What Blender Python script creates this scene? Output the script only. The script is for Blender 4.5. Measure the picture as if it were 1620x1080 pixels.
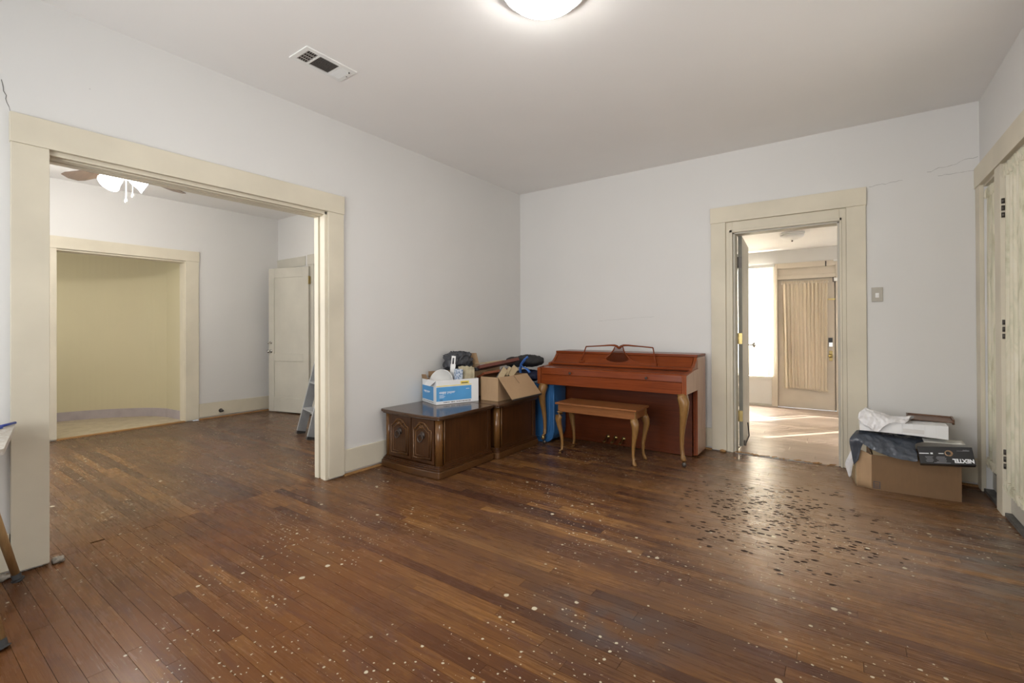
import bpy, bmesh, math, random
from math import sin, cos, pi, radians
from mathutils import Vector, Matrix, noise
random.seed(7)
S = bpy.context.scene
COL = S.collection
for o in list(bpy.data.objects): bpy.data.objects.remove(o)

# ------------------------------------------------------------------ camera
cam = bpy.data.cameras.new('camera'); camo = bpy.data.objects.new('camera', cam); COL.objects.link(camo)
yaw, pit, rol = 0.619, 0.0042, -0.0042
F = Vector((-sin(yaw)*cos(pit), cos(yaw)*cos(pit), sin(pit))); R = Vector((cos(yaw), sin(yaw), 0)); U = R.cross(F)
R2 = R*cos(rol)+U*sin(rol); U2 = U*cos(rol)-R*sin(rol)
mw = Matrix((R2, U2, -F)).transposed().to_4x4(); mw.translation = Vector((3.1685, -4.6232, 1.1436))
camo.matrix_world = mw
cam.sensor_width = 36; cam.lens = 737.0456/1620*36; cam.shift_y = (514.6-540)/1620
cam.clip_start = 0.02
S.camera = camo

# ------------------------------------------------------------------ light and exposure
S.view_settings.view_transform = 'Standard'; S.view_settings.look = 'None'
S.view_settings.exposure = 0.10; S.view_settings.gamma = 1
try: S.view_settings.use_curve_mapping = False
except Exception: pass
world = bpy.data.worlds.new('sky'); S.world = world; world.use_nodes = True
bg = world.node_tree.nodes['Background']; bg.inputs[0].default_value = (0.80, 0.90, 1.0, 1); bg.inputs[1].default_value = 2.2
def area(name, loc, rot, sx, sy, power, col=(1, 1, 1)):
    l = bpy.data.lights.new(name, 'AREA'); l.shape = 'RECTANGLE'; l.size = sx; l.size_y = sy; l.energy = power; l.color = col
    o = bpy.data.objects.new(name, l); o.location = loc; o.rotation_euler = rot; COL.objects.link(o); return o
# daylight at the glazed doors and hall window; unseen fills added elsewhere;
# some tilted upward a little to brighten the ceilings
area('window_daylight', (1.9, -5.62, 1.45), (radians(98), 0, 0), 2.3, 1.4, 40, (1.0, 0.965, 0.925)).data.spread = radians(125)  # unseen light added at a made-up window behind the photographer
area('glazed_door_daylight', (4.30, -2.2, 1.00), (radians(108), 0, radians(90)), 1.4, 1.8, 29, (1.0, 0.965, 0.915))
area('side_room_daylight', (-3.66, -4.80, 1.45), (radians(96), 0, radians(-90)), 0.9, 1.4, 96, (1.0, 0.97, 0.92))  # added light, aimed through the opening to brighten the right wall
area('alcove_daylight', (-4.15, -4.05, 1.4), (radians(90), 0, 0), 0.7, 1.4, 7.5, (1.0, 0.96, 0.90))  # added fill inside the alcove, no window there
area('hall_window_daylight', (1.75, 3.35, 1.25), (radians(-90), 0, 0), 1.3, 1.5, 1300, (1.0, 0.97, 0.92))
area('hall_side_daylight', (4.9, 0.20, 1.25), (radians(80), 0, radians(25)), 1.2, 1.5, 26, (1.0, 0.96, 0.90))  # added fill standing inside the hall, not at a window
sun = bpy.data.lights.new('sun', 'SUN'); sun.energy = 18; sun.angle = radians(0.5); sun.color = (1.0, 0.95, 0.88)
suno = bpy.data.objects.new('sun', sun); COL.objects.link(suno)
suno.rotation_euler = Vector((0.65, 0.76, 0.65)).to_track_quat('Z', 'Y').to_euler()

# ------------------------------------------------------------------ materials
def srgb(r, g, b):
    f = lambda c: (c/255/12.92) if c/255 <= 0.04045 else ((c/255+0.055)/1.055)**2.4
    return (f(r), f(g), f(b), 1)
def newmat(name):
    m = bpy.data.materials.new(name); m.use_nodes = True
    nt = m.node_tree; return m, nt, nt.nodes['Principled BSDF']
def N(nt, t, **k):
    n = nt.nodes.new(t)
    for a, b in k.items():
        if a in n.inputs: n.inputs[a].default_value = b
        else: setattr(n, a, b)
    return n
def math_(nt, op, a, b=None, clamp=False):
    n = nt.nodes.new('ShaderNodeMath'); n.operation = op; n.use_clamp = clamp
    for i, v in enumerate((a, b)):
        if v is None: continue
        if isinstance(v, (int, float)): n.inputs[i].default_value = v
        else: nt.links.new(v, n.inputs[i])
    return n.outputs[0]
def mix(nt, fac, a, b):
    n = nt.nodes.new('ShaderNodeMix'); n.data_type = 'RGBA'
    for i, v in ((0, fac), (6, a), (7, b)):
        if isinstance(v, (int, float)): n.inputs[i].default_value = v
        elif isinstance(v, tuple): n.inputs[i].default_value = v
        else: nt.links.new(v, n.inputs[i])
    return n.outputs[2]
def ramp(nt, fac, stops):
    n = nt.nodes.new('ShaderNodeValToRGB'); el = n.color_ramp.elements
    while len(el) < len(stops): el.new(0.5)
    for e, (p, c) in zip(el, stops): e.position = p; e.color = c if isinstance(c, tuple) else (c, c, c, 1)
    nt.links.new(fac, n.inputs[0]); return n.outputs[0]
def pos(nt, scale=(1, 1, 1), loc=(0, 0, 0)):
    g = nt.nodes.new('ShaderNodeNewGeometry'); m = nt.nodes.new('ShaderNodeMapping')
    m.inputs['Scale'].default_value = scale; m.inputs['Location'].default_value = loc
    nt.links.new(g.outputs['Position'], m.inputs['Vector']); return m.outputs[0]
def noise_(nt, vec, scale, detail=3, rough=0.5, dist=0.0):
    n = nt.nodes.new('ShaderNodeTexNoise'); n.inputs['Scale'].default_value = scale
    n.inputs['Detail'].default_value = detail; n.inputs['Roughness'].default_value = rough; n.inputs['Distortion'].default_value = dist
    nt.links.new(vec, n.inputs['Vector']); return n.outputs['Fac']
def bump(nt, bs, h, strength=0.2, dist=0.01):
    b = nt.nodes.new('ShaderNodeBump'); b.inputs['Strength'].default_value = strength; b.inputs['Distance'].default_value = dist
    nt.links.new(h, b.inputs['Height']); nt.links.new(b.outputs[0], bs.inputs['Normal'])
def plain(name, col, rough=0.5, metal=0.0, var=0.06, nscale=8, bumpy=0.0, bscale=60, **kw):
    m, nt, bs = newmat(name)
    p = pos(nt); n = noise_(nt, p, nscale, 4)
    dark = tuple(c*(1-var*2) for c in col[:3])+(1,); lite = tuple(min(1, c*(1+var)) for c in col[:3])+(1,)
    nt.links.new(ramp(nt, n, [(0.3, dark), (0.7, lite)]), bs.inputs['Base Color'])
    bs.inputs['Roughness'].default_value = rough; bs.inputs['Metallic'].default_value = metal
    if bumpy: bump(nt, bs, noise_(nt, p, bscale, 3), bumpy, 0.004)
    for k, v in kw.items(): bs.inputs[k.replace('_', ' ')].default_value = v
    return m
def wood(name, dark, light, axis='x', scale=6, rough=0.35, stretch=14, spec=0.5, streak=0.5):
    m, nt, bs = newmat(name)
    sc = {'x': (1, stretch, stretch), 'y': (stretch, 1, stretch), 'z': (stretch, stretch, 1)}[axis]
    p = pos(nt, sc)
    a = noise_(nt, p, scale, 5, 0.65, 0.6); b = noise_(nt, pos(nt), 3, 2)
    f = math_(nt, 'ADD', math_(nt, 'MULTIPLY', a, streak+0.3), math_(nt, 'MULTIPLY', b, 1-streak-0.3+0.2))
    nt.links.new(ramp(nt, f, [(0.28, dark), (0.72, light)]), bs.inputs['Base Color'])
    bs.inputs['Roughness'].default_value = rough; bs.inputs['Specular IOR Level'].default_value = spec
    bump(nt, bs, a, 0.08, 0.002)
    return m
def emit(name, col, strength):
    m, nt, bs = newmat(name); bs.inputs['Emission Color'].default_value = col; bs.inputs['Emission Strength'].default_value = strength
    bs.inputs['Base Color'].default_value = (0.9, 0.9, 0.9, 1); return m

# paint with patched, slightly stained plaster
def paint(name, col, stain=0.04):
    m, nt, bs = newmat(name); p = pos(nt)
    a = noise_(nt, p, 0.9, 3); b = noise_(nt, p, 7, 4)
    c1 = tuple(c*(1-stain) for c in col[:3])+(1,)
    base = mix(nt, ramp(nt, a, [(0.35, 0.0), (0.65, 1.0)]), c1, col)
    # a few small scuffs
    v = N(nt, 'ShaderNodeTexVoronoi', Scale=2.3); nt.links.new(p, v.inputs['Vector'])
    sp = math_(nt, 'LESS_THAN', v.outputs['Distance'], 0.012)
    base = mix(nt, math_(nt, 'MULTIPLY', sp, 0.5), base, tuple(c*0.45 for c in col[:3])+(1,))
    nt.links.new(base, bs.inputs['Base Color']); bs.inputs['Roughness'].default_value = 0.6
    bump(nt, bs, math_(nt, 'ADD', b, math_(nt, 'MULTIPLY', noise_(nt, p, 90, 2), 0.3)), 0.12, 0.004)
    return m
M = {}
M['wall'] = paint('white_wall_paint', (0.69, 0.68, 0.66, 1))
M['ceil'] = paint('ceiling_paint', (0.85, 0.835, 0.815, 1), 0.04)
M['yellow'] = paint('pale_yellow_wall_paint', (0.60, 0.54, 0.355, 1))
M['trim'] = plain('cream_trim_paint', (0.66, 0.605, 0.485, 1), 0.5, var=0.05, nscale=2.5, bumpy=0.06, bscale=25, Specular_IOR_Level=0.25)
M['trim_white'] = plain('off_white_door_paint', (0.53, 0.505, 0.435, 1), 0.5, var=0.05, nscale=3, bumpy=0.05, bscale=25, Specular_IOR_Level=0.25)
M['lavender'] = plain('lavender_grey_base', (0.42, 0.37, 0.38, 1), 0.6)
M['dark_gap'] = plain('dark_gap', (0.02, 0.014, 0.01, 1), 0.9)
M['raw_wood'] = wood('raw_shoe_wood', srgb(120, 84, 46), srgb(176, 134, 82), 'y', 8, 0.6)
M['brass'] = plain('aged_brass', (0.42, 0.32, 0.13, 1), 0.35, 1.0)
M['dark_metal'] = plain('dark_metal', (0.10, 0.09, 0.08, 1), 0.45, 0.8)
M['bronze'] = plain('tarnished_bronze', (0.085, 0.065, 0.055, 1), 0.55, 0.6)
M['chrome'] = plain('chrome', (0.7, 0.7, 0.68, 1), 0.2, 1.0)
M['alu'] = plain('dull_aluminium', (0.36, 0.37, 0.38, 1), 0.5, 0.25)
M['black'] = plain('black_plastic', (0.015, 0.015, 0.016, 1), 0.4)
M['white_pl'] = plain('white_plastic', (0.80, 0.80, 0.78, 1), 0.4, var=0.02)
M['beige_pl'] = plain('beige_plastic', (0.42, 0.39, 0.33, 1), 0.4, var=0.03)
M['rubber'] = plain('black_rubber', (0.03, 0.028, 0.027, 1), 0.7)

# worn oak strip floor
def floor_mat():
    m, nt, bs = newmat('worn_oak_floor'); L = nt.links
    at = N(nt, 'ShaderNodeAttribute', attribute_name='tone'); t = at.outputs['Fac']
    g = nt.nodes.new('ShaderNodeNewGeometry'); P = g.outputs['Position']
    sep = nt.nodes.new('ShaderNodeSeparateXYZ'); L.new(P, sep.inputs[0]); X, Y = sep.outputs[0], sep.outputs[1]
    base = ramp(nt, t, [(0.0, (0.050, 0.020, 0.013, 1)), (0.22, (0.096, 0.040, 0.018, 1)), (0.5, (0.152, 0.067, 0.024, 1)),
                        (0.8, (0.225, 0.102, 0.031, 1)), (1.0, (0.31, 0.150, 0.046, 1))])
    # grain, shifted from board to board
    cb = nt.nodes.new('ShaderNodeCombineXYZ')
    L.new(math_(nt, 'ADD', math_(nt, 'MULTIPLY', X, 2.2), math_(nt, 'MULTIPLY', t, 91.0)), cb.inputs[0])
    L.new(math_(nt, 'MULTIPLY', Y, 46.0), cb.inputs[1]); L.new(math_(nt, 'MULTIPLY', t, 37.0), cb.inputs[2])
    gr = noise_(nt, cb.outputs[0], 2.4, 6, 0.68, 0.5)
    base = mix(nt, ramp(nt, gr, [(0.34, 0.72), (0.58, 0.0)]), base, (0.060, 0.026, 0.015, 1))
    base = mix(nt, ramp(nt, gr, [(0.56, 0.0), (0.80, 0.40)]), base, (0.30, 0.15, 0.06, 1))
    # finish worn off in big patches, dull brown where the traffic was
    a = noise_(nt, P, 0.9, 5, 0.6, 0.4)
    base = mix(nt, ramp(nt, a, [(0.44, 0.0), (0.66, 0.62)]), base, (0.100, 0.052, 0.029, 1))
    b = noise_(nt, pos(nt, (0.7, 1.5, 1), (3.1, 7.7, 0)), 1.5, 4, 0.6)
    base = mix(nt, ramp(nt, b, [(0.58, 0.0), (0.76, 0.72)]), base, (0.060, 0.032, 0.022, 1))
    # side room boards are greyer
    dr = ramp(nt, math_(nt, 'MULTIPLY', X, -1.0), [(0.02, 0.0), (0.35, 0.50)])
    base = mix(nt, dr, base, (0.110, 0.070, 0.046, 1))
    # orange patch of newer finish toward the near left
    def blob(cx, cy, rx, ry, soft=1.0):
        dx = math_(nt, 'DIVIDE', math_(nt, 'SUBTRACT', X, cx), rx); dy = math_(nt, 'DIVIDE', math_(nt, 'SUBTRACT', Y, cy), ry)
        d = math_(nt, 'ADD', math_(nt, 'MULTIPLY', dx, dx), math_(nt, 'MULTIPLY', dy, dy))
        return math_(nt, 'SUBTRACT', 1.0, math_(nt, 'MULTIPLY', d, soft), True)
    ob = math_(nt, 'MULTIPLY', blob(1.0, -3.75, 1.5, 1.2), ramp(nt, noise_(nt, P, 1.7, 3), [(0.30, 0.15), (0.56, 0.85)]))
    base = mix(nt, ob, base, (0.150, 0.056, 0.017, 1))
    # purplish brown stains and cloudy mottling inside the boards
    c2 = noise_(nt, pos(nt, (2.2, 9, 1), (1, 2, 0)), 1.1, 5, 0.7, 0.8)
    base = mix(nt, ramp(nt, c2, [(0.53, 0.0), (0.66, 0.50)]), base, (0.085, 0.040, 0.034, 1))
    c3 = noise_(nt, pos(nt, (4, 11, 1), (9, 2, 0)), 1.4, 6, 0.75, 0.5)
    base = mix(nt, ramp(nt, c3, [(0.55, 0.0), (0.72, 0.28)]), base, (0.28, 0.14, 0.045, 1))
    # pale scuffs
    c4 = noise_(nt, pos(nt, (6, 22, 1), (4, 8, 0)), 1.0, 6, 0.8, 1.5)
    base = mix(nt, math_(nt, 'MULTIPLY', ramp(nt, c4, [(0.68, 0.0), (0.74, 0.35)]), ramp(nt, noise_(nt, P, 1.1, 2), [(0.45, 0.0), (0.6, 1.0)])), base, (0.28, 0.22, 0.18, 1))
    # bluish worn scar in the middle and pale dust along the right wall
    sc = math_(nt, 'MULTIPLY', blob(2.42, -2.93, 0.38, 0.20), ramp(nt, noise_(nt, P, 9, 4), [(0.35, 0.0), (0.65, 0.8)]))
    base = mix(nt, sc, base, (0.085, 0.072, 0.070, 1))
    du = math_(nt, 'MULTIPLY', blob(3.75, -1.35, 0.75, 0.75), ramp(nt, noise_(nt, pos(nt, (1, 2.5, 1)), 5, 5, 0.7), [(0.42, 0.0), (0.72, 0.75)]))
    base = mix(nt, du, base, (0.23, 0.20, 0.17, 1))
    # doorway glare painted in as a tan patch in front of the hall door
    glare = math_(nt, 'MULTIPLY', blob(2.85, -1.15, 0.85, 1.25), ramp(nt, noise_(nt, pos(nt, (1, 2.4, 1)), 3.5, 5, 0.65), [(0.25, 0.45), (0.6, 0.95)]))
    base = mix(nt, glare, base, (0.33, 0.215, 0.135, 1))
    # paint drips: three sizes of pale round specks
    wob = N(nt, 'ShaderNodeTexNoise', Scale=60.0); L.new(P, wob.inputs['Vector'])
    vm = nt.nodes.new('ShaderNodeVectorMath'); vm.operation = 'SCALE'; vm.inputs['Scale'].default_value = 0.008; L.new(wob.outputs['Color'], vm.inputs[0])
    va = nt.nodes.new('ShaderNodeVectorMath'); va.operation = 'ADD'; L.new(P, va.inputs[0]); L.new(vm.outputs[0], va.inputs[1])
    speck = None
    reg = ramp(nt, noise_(nt, pos(nt, (1, 1, 1), (5, 1, 0)), 1.3, 2), [(0.36, 0.25), (0.62, 1.0)])
    for scale, rad, keep, sx in ((7.0, 0.085, 0.70, 1), (16.0, 0.11, 0.70, 1), (36.0, 0.15, 0.78, 1), (11.0, 0.06, 0.75, 2.6)):
        mp = nt.nodes.new('ShaderNodeMapping'); mp.inputs['Scale'].default_value = (1, sx, 0); L.new(va.outputs[0], mp.inputs[0])
        v = N(nt, 'ShaderNodeTexVoronoi', Scale=scale, voronoi_dimensions='2D'); L.new(mp.outputs[0], v.inputs['Vector'])
        sc_ = nt.nodes.new('ShaderNodeSeparateColor'); L.new(v.outputs['Color'], sc_.inputs[0])
        r = math_(nt, 'MULTIPLY', math_(nt, 'POWER', sc_.outputs[0], 1.5), rad)
        hit = math_(nt, 'LESS_THAN', v.outputs['Distance'], r)
        gate = math_(nt, 'GREATER_THAN', math_(nt, 'MULTIPLY', sc_.outputs[1], reg), keep*0.72)
        s = math_(nt, 'MULTIPLY', hit, gate); speck = s if speck is None else math_(nt, 'MAXIMUM', speck, s)
    base = mix(nt, math_(nt, 'MULTIPLY', speck, 0.9), base, (0.56, 0.50, 0.37, 1))
    # dark tar-like marks near the back door
    mp = nt.nodes.new('ShaderNodeMapping'); mp.inputs['Scale'].default_value = (1, 1.7, 0); mp.inputs['Rotation'].default_value = (0, 0, 0.5); L.new(va.outputs[0], mp.inputs[0])
    v = N(nt, 'ShaderNodeTexVoronoi', Scale=21.0, voronoi_dimensions='2D'); L.new(mp.outputs[0], v.inputs['Vector'])
    sc_ = nt.nodes.new('ShaderNodeSeparateColor'); L.new(v.outputs['Color'], sc_.inputs[0])
    msk = blob(2.82, -1.40, 0.70, 0.90)
    hit = math_(nt, 'LESS_THAN', v.outputs['Distance'], math_(nt, 'MULTIPLY', sc_.outputs[0], 0.42))
    dk = math_(nt, 'MULTIPLY', hit, math_(nt, 'GREATER_THAN', msk, math_(nt, 'ADD', math_(nt, 'ADD', math_(nt, 'MULTIPLY', sc_.outputs[1], 1.1), math_(nt, 'MULTIPLY', noise_(nt, P, 5, 2), 0.7)), -0.18)))
    fine = math_(nt, 'MULTIPLY', blob(2.70, -1.30, 0.35, 0.42), ramp(nt, noise_(nt, P, 34, 5, 0.7), [(0.52, 0.0), (0.60, 0.8)]))
    dk = math_(nt, 'MAXIMUM', dk, fine)
    base = mix(nt, math_(nt, 'MULTIPLY', dk, 0.93), base, (0.014, 0.009, 0.008, 1))
    L.new(base, bs.inputs['Base Color'])
    ro = math_(nt, 'ADD', math_(nt, 'MULTIPLY', a, 0.18), math_(nt, 'MULTIPLY', gr, 0.18))
    ro = math_(nt, 'ADD', ro, math_(nt, 'MULTIPLY', noise_(nt, P, 6, 4), 0.12))
    ro = math_(nt, 'ADD', ro, math_(nt, 'MULTIPLY', math_(nt, 'MAXIMUM', dk, speck), 0.25))
    L.new(math_(nt, 'ADD', ro, 0.03), bs.inputs['Roughness']); L.new(math_(nt, 'MULTIPLY', math_(nt, 'SUBTRACT', 1.0, dk, True), math_(nt, 'ADD', 0.14, math_(nt, 'MULTIPLY', blob(2.75, -1.2, 1.5, 1.7), 0.5))), bs.inputs['Specular IOR Level'])
    h = math_(nt, 'ADD', math_(nt, 'MULTIPLY', gr, 0.6), math_(nt, 'MULTIPLY', noise_(nt, P, 9, 3), 0.9))
    bump(nt, bs, h, 0.22, 0.0035)
    return m
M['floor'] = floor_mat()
def hall_floor_mat():
    m, nt, bs = newmat('pale_laminate'); at = N(nt, 'ShaderNodeAttribute', attribute_name='tone')
    base = ramp(nt, at.outputs['Fac'], [(0, (0.40, 0.31, 0.25, 1)), (1, (0.52, 0.42, 0.34, 1))])
    gr = noise_(nt, pos(nt, (2, 30, 1)), 2.2, 5, 0.65, 0.4)
    base = mix(nt, ramp(nt, gr, [(0.35, 0.5), (0.6, 0.0)]), base, (0.25, 0.17, 0.12, 1))
    nt.links.new(base, bs.inputs['Base Color']); bs.inputs['Roughness'].default_value = 0.36
    return m
M['hall_floor'] = hall_floor_mat()
def vinyl_mat():
    m, nt, bs = newmat('cream_vinyl'); p = pos(nt)
    base = ramp(nt, noise_(nt, p, 9, 5, 0.6), [(0.35, (0.40, 0.33, 0.22, 1)), (0.65, (0.52, 0.44, 0.31, 1))])
    nt.links.new(base, bs.inputs['Base Color']); bs.inputs['Roughness'].default_value = 0.4; return m
M['vinyl'] = vinyl_mat()
M['vinyl_line'] = plain('cream_vinyl_line', (0.62, 0.56, 0.44, 1), 0.4)

# ------------------------------------------------------------------ mesh helpers
class MB:
    def __init__(s): s.v = []; s.f = []; s.sm = []
    def add(s, vs, fs, smooth=False, mat=None):
        n = len(s.v)
        for v in vs:
            v = Vector(v); s.v.append(mat @ v if mat else v)
        for f in fs: s.f.append([i+n for i in f]); s.sm.append(smooth)
        return s
    def box(s, x0, y0, z0, x1, y1, z1, mat=None):
        vs = [(x, y, z) for z in (z0, z1) for y in (y0, y1) for x in (x0, x1)]
        return s.add(vs, [(0, 2, 3, 1), (4, 5, 7, 6), (0, 1, 5, 4), (2, 6, 7, 3), (0, 4, 6, 2), (1, 3, 7, 5)], mat=mat)
    def hexa(s, a, b):        # two quads, bottom and top, both counterclockwise from above
        return s.add(list(a)+list(b), [(3, 2, 1, 0), (4, 5, 6, 7), (0, 1, 5, 4), (1, 2, 6, 5), (2, 3, 7, 6), (3, 0, 4, 7)])
    def prism(s, poly, axis, a, b, smooth=False, mat=None):
        # poly in the plane of the two other axes, extruded from a to b along axis
        def P(p, t):
            return {'x': (t, p[0], p[1]), 'y': (p[0], t, p[1]), 'z': (p[0], p[1], t)}[axis]
        n = len(poly); vs = [P(p, a) for p in poly]+[P(p, b) for p in poly]
        fs = [tuple(range(n))[::-1], tuple(range(n, 2*n))]
        s.add(vs, fs, False, mat); base = len(s.v)-2*n
        for i in range(n):
            j = (i+1) % n; s.f.append([base+i, base+j, base+n+j, base+n+i]); s.sm.append(smooth)
        return s
    def tube(s, pts, rad, n=8, closed=False, caps=True, flat=1.0, up=(0, 0, 1), square=False):
        pts = [Vector(p) for p in pts]; k = len(pts)
        if not hasattr(rad, '__len__'): rad = [rad]*k
        base = len(s.v); rings = []
        for i, p in enumerate(pts):
            a = pts[(i-1) % k] if (closed or i > 0) else p; b = pts[(i+1) % k] if (closed or i < k-1) else p
            t = (b-a).normalized(); u = Vector(up)
            if abs(t.dot(u)) > 0.95: u = Vector((1, 0, 0)) if abs(t.x) < 0.9 else Vector((0, 1, 0))
            e1 = t.cross(u).normalized(); e2 = t.cross(e1).normalized()
            ring = []
            for j in range(n):
                an = 2*pi*j/n+(pi/n if square else 0); q = p+e1*cos(an)*rad[i]+e2*sin(an)*rad[i]*flat
                ring.append(len(s.v)); s.v.append(q)
            rings.append(ring)
        m = k if closed else k-1
        for i in range(m):
            A, B = rings[i], rings[(i+1) % k]
            for j in range(n):
                j2 = (j+1) % n; s.f.append([A[j], A[j2], B[j2], B[j]]); s.sm.append(not square)
        if caps and not closed:
            s.f.append(rings[0][::-1]); s.sm.append(False); s.f.append(rings[-1]); s.sm.append(False)
        return s
    def lathe(s, prof, n=24, c=(0, 0, 0), axis='z', smooth=True, mat=None):
        base = len(s.v)
        for r, h in prof:
            for j in range(n):
                a = 2*pi*j/n; x, y = r*cos(a), r*sin(a)
                q = {'z': (x, y, h), 'y': (x, h, y), 'x': (h, x, y)}[axis]
                v = Vector(q)+Vector(c); s.v.append(mat @ v if mat else v)
        for i in range(len(prof)-1):
            for j in range(n):
                j2 = (j+1) % n; s.f.append([base+i*n+j, base+i*n+j2, base+(i+1)*n+j2, base+(i+1)*n+j]); s.sm.append(smooth)
        for i in (0, len(prof)-1):
            if prof[i][0] > 1e-5: s.f.append([base+i*n+j for j in range(n)]); s.sm.append(False)
        return s
    def grid(s, fn, nu, nv, smooth=True, thick=0.0):
        base = len(s.v)
        P = [[Vector(fn(i/(nu-1), j/(nv-1))) for j in range(nv)] for i in range(nu)]
        for row in P: s.v.extend(row)
        for i in range(nu-1):
            for j in range(nv-1):
                s.f.append([base+i*nv+j, base+(i+1)*nv+j, base+(i+1)*nv+j+1, base+i*nv+j+1]); s.sm.append(smooth)
        return s
def mesh(mb, name, shift=(0, 0, 0), merge=False, fixn=True):
    me = bpy.data.meshes.new(name); sh = Vector(shift)
    me.from_pydata([tuple(v-sh) for v in mb.v], [], mb.f)
    me.polygons.foreach_set('use_smooth', mb.sm)
    if fixn or merge:
        bm = bmesh.new(); bm.from_mesh(me)
        if merge: bmesh.ops.remove_doubles(bm, verts=bm.verts, dist=1e-5)
        bmesh.ops.recalc_face_normals(bm, faces=bm.faces); bm.to_mesh(me); bm.free()
    me.update(); return me
ORG = {}
def put(name, mb, mat, parent=None, bev=0.0, solid=0.0, sub=0, world=True, seg=2, label=None, **k):
    """one mesh object; vertices given in world coordinates unless world=False"""
    sh = ORG.get(parent.name, Vector()) if (parent and world) else Vector()
    me = mesh(mb, name, sh, **k); o = bpy.data.objects.new(name, me); COL.objects.link(o)
    for mm in (mat if isinstance(mat, (list, tuple)) else [mat]): me.materials.append(mm)
    if parent: o.parent = parent; ORG[o.name] = sh
    if solid: md = o.modifiers.new('thick', 'SOLIDIFY'); md.thickness = solid; md.offset = 0
    if sub: md = o.modifiers.new('sub', 'SUBSURF'); md.levels = sub; md.render_levels = sub
    if bev: md = o.modifiers.new('bevel', 'BEVEL'); md.width = bev; md.segments = seg; md.limit_method = 'ANGLE'; md.angle_limit = radians(40)
    if label: o['label'] = label
    return o
def struct(name, mb, mat, **k):
    o = put(name, mb, mat, **k); o['kind'] = 'structure'; return o
def thing(name, label, cat, loc=(0, 0, 0), rot=(0, 0, 0), group=None, kind=None):
    o = bpy.data.objects.new(name, None); COL.objects.link(o); o.empty_display_size = 0.05
    o.location = loc; o.rotation_euler = rot; ORG[o.name] = Vector(loc)
    o['label'] = label; o['category'] = cat
    if group: o['group'] = group
    if kind: o['kind'] = kind
    return o
def tag(o, label, cat, group=None):
    o['label'] = label; o['category'] = cat
    if group: o['group'] = group
    return o
def root_struct(name, loc=(0, 0, 0)):
    o = bpy.data.objects.new(name, None); COL.objects.link(o); o.location = loc; ORG[o.name] = Vector(loc); o['kind'] = 'structure'; return o
def text(name, body, size, mat, parent, matrix, extrude=0.0004, bold=0.0, align='LEFT', sx=1.0):
    c = bpy.data.curves.new(name, 'FONT'); c.body = body; c.size = size; c.extrude = extrude; c.offset = bold; c.align_x = align
    t = bpy.data.objects.new(name+'_tmp', c); COL.objects.link(t); bpy.context.view_layer.update()
    me = bpy.data.meshes.new_from_object(t.evaluated_get(bpy.context.evaluated_depsgraph_get()))
    bpy.data.objects.remove(t); me.name = name; me.materials.clear(); me.materials.append(mat)
    me.transform(Matrix.Diagonal((sx, 1, 1, 1))); me.transform(matrix)
    o = bpy.data.objects.new(name, me); COL.objects.link(o); o.parent = parent; return o
def FRM(o, x, y):         # matrix with given origin and x / y directions
    x = Vector(x).normalized(); y = Vector(y); y = (y-x*y.dot(x)).normalized(); z = x.cross(y)
    m = Matrix((x, y, z)).transposed().to_4x4(); m.translation = Vector(o); return m

H, W, WB = 2.74, 3.96, 0.14
YF = -5.45         # front wall, behind the photographer
# ================================================================== SETTING
# floor slab, boards
fl = struct('floor', MB().box(-3.43, YF, -0.12, W+0.1, 0.0, -0.02).box(2.30, 0.0, -0.12, 3.20, 0.14, -0.02).box(-0.14, 0.0, -0.12, 0.0, 0.0005, -0.02), M['dark_gap'])
BW, Y0 = 0.0575, -3.613
boards = []
k0 = int(math.floor((YF-Y0)/BW)); k1 = int(math.ceil((0-Y0)/BW))
def rows(xa, xb, ya, yb):
    for k in range(k0, k1+1):
        y0, y1 = Y0+k*BW, Y0+(k+1)*BW
        y0c, y1c = max(y0, ya), min(y1, yb)
        if y1c-y0c < 0.004: continue
        x = xa-random.uniform(0, 1.2)
        while x < xb:
            ln = random.choice((0.45, 0.7, 0.95, 1.2, 1.5, 1.9))*random.uniform(0.85, 1.15)
            a, b = max(x, xa), min(x+ln, xb); x += ln
            if b-a > 0.03: boards.append((a, b, y0c, y1c))
rows(-0.11, W+0.03, YF+0.01, -0.002)
rows(-3.42, -0.11, YF+0.01, -1.14)
camxy = Vector((3.1685, -4.6232))
def view_size(b):
    cx, cy = (b[0]+b[1])/2, (b[2]+b[3])/2
    d = Vector((cx, cy))-camxy; fwd = d.dot(Vector((F.x, F.y)))
    if fwd < 1.2 or abs(d.dot(Vector((R.x, R.y))))/fwd > 1.16: return 0
    if cx < -0.0 and (cy < -4.05 or cy > -1.2+0.0): return 0
    return (b[1]-b[0])*(b[3]-b[2])/fwd**3
boards.sort(key=view_size, reverse=True)
def tone_attr(me, vals):
    at = me.attributes.new('tone', 'FLOAT', 'FACE'); at.data.foreach_set('value', vals)
def board_box(mb, b, g=0.0006):
    z = -random.uniform(0.0, 0.0008); t = random.uniform(-0.0003, 0.0003)
    a = [(b[0]+g, b[2]+g, -0.019), (b[1]-g, b[2]+g, -0.019), (b[1]-g, b[3]-g, -0.019), (b[0]+g, b[3]-g, -0.019)]
    c = [(b[0]+g, b[2]+g, z+t), (b[1]-g, b[2]+g, z+t), (b[1]-g, b[3]-g, z-t), (b[0]+g, b[3]-g, z-t)]
    mb.hexa(a, c)
def tone(b):
    return min(1, max(0, random.gauss(0.48, 0.24)))
for b in boards[:285]:
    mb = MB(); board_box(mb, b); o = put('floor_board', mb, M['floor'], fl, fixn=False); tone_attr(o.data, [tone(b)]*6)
mb = MB(); vals = []
for b in boards[285:]:
    board_box(mb, b); vals += [tone(b)]*6
o = put('floor_boards', mb, M['floor'], fl, fixn=False); tone_attr(o.data, vals); o['kind'] = 'stuff'

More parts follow.
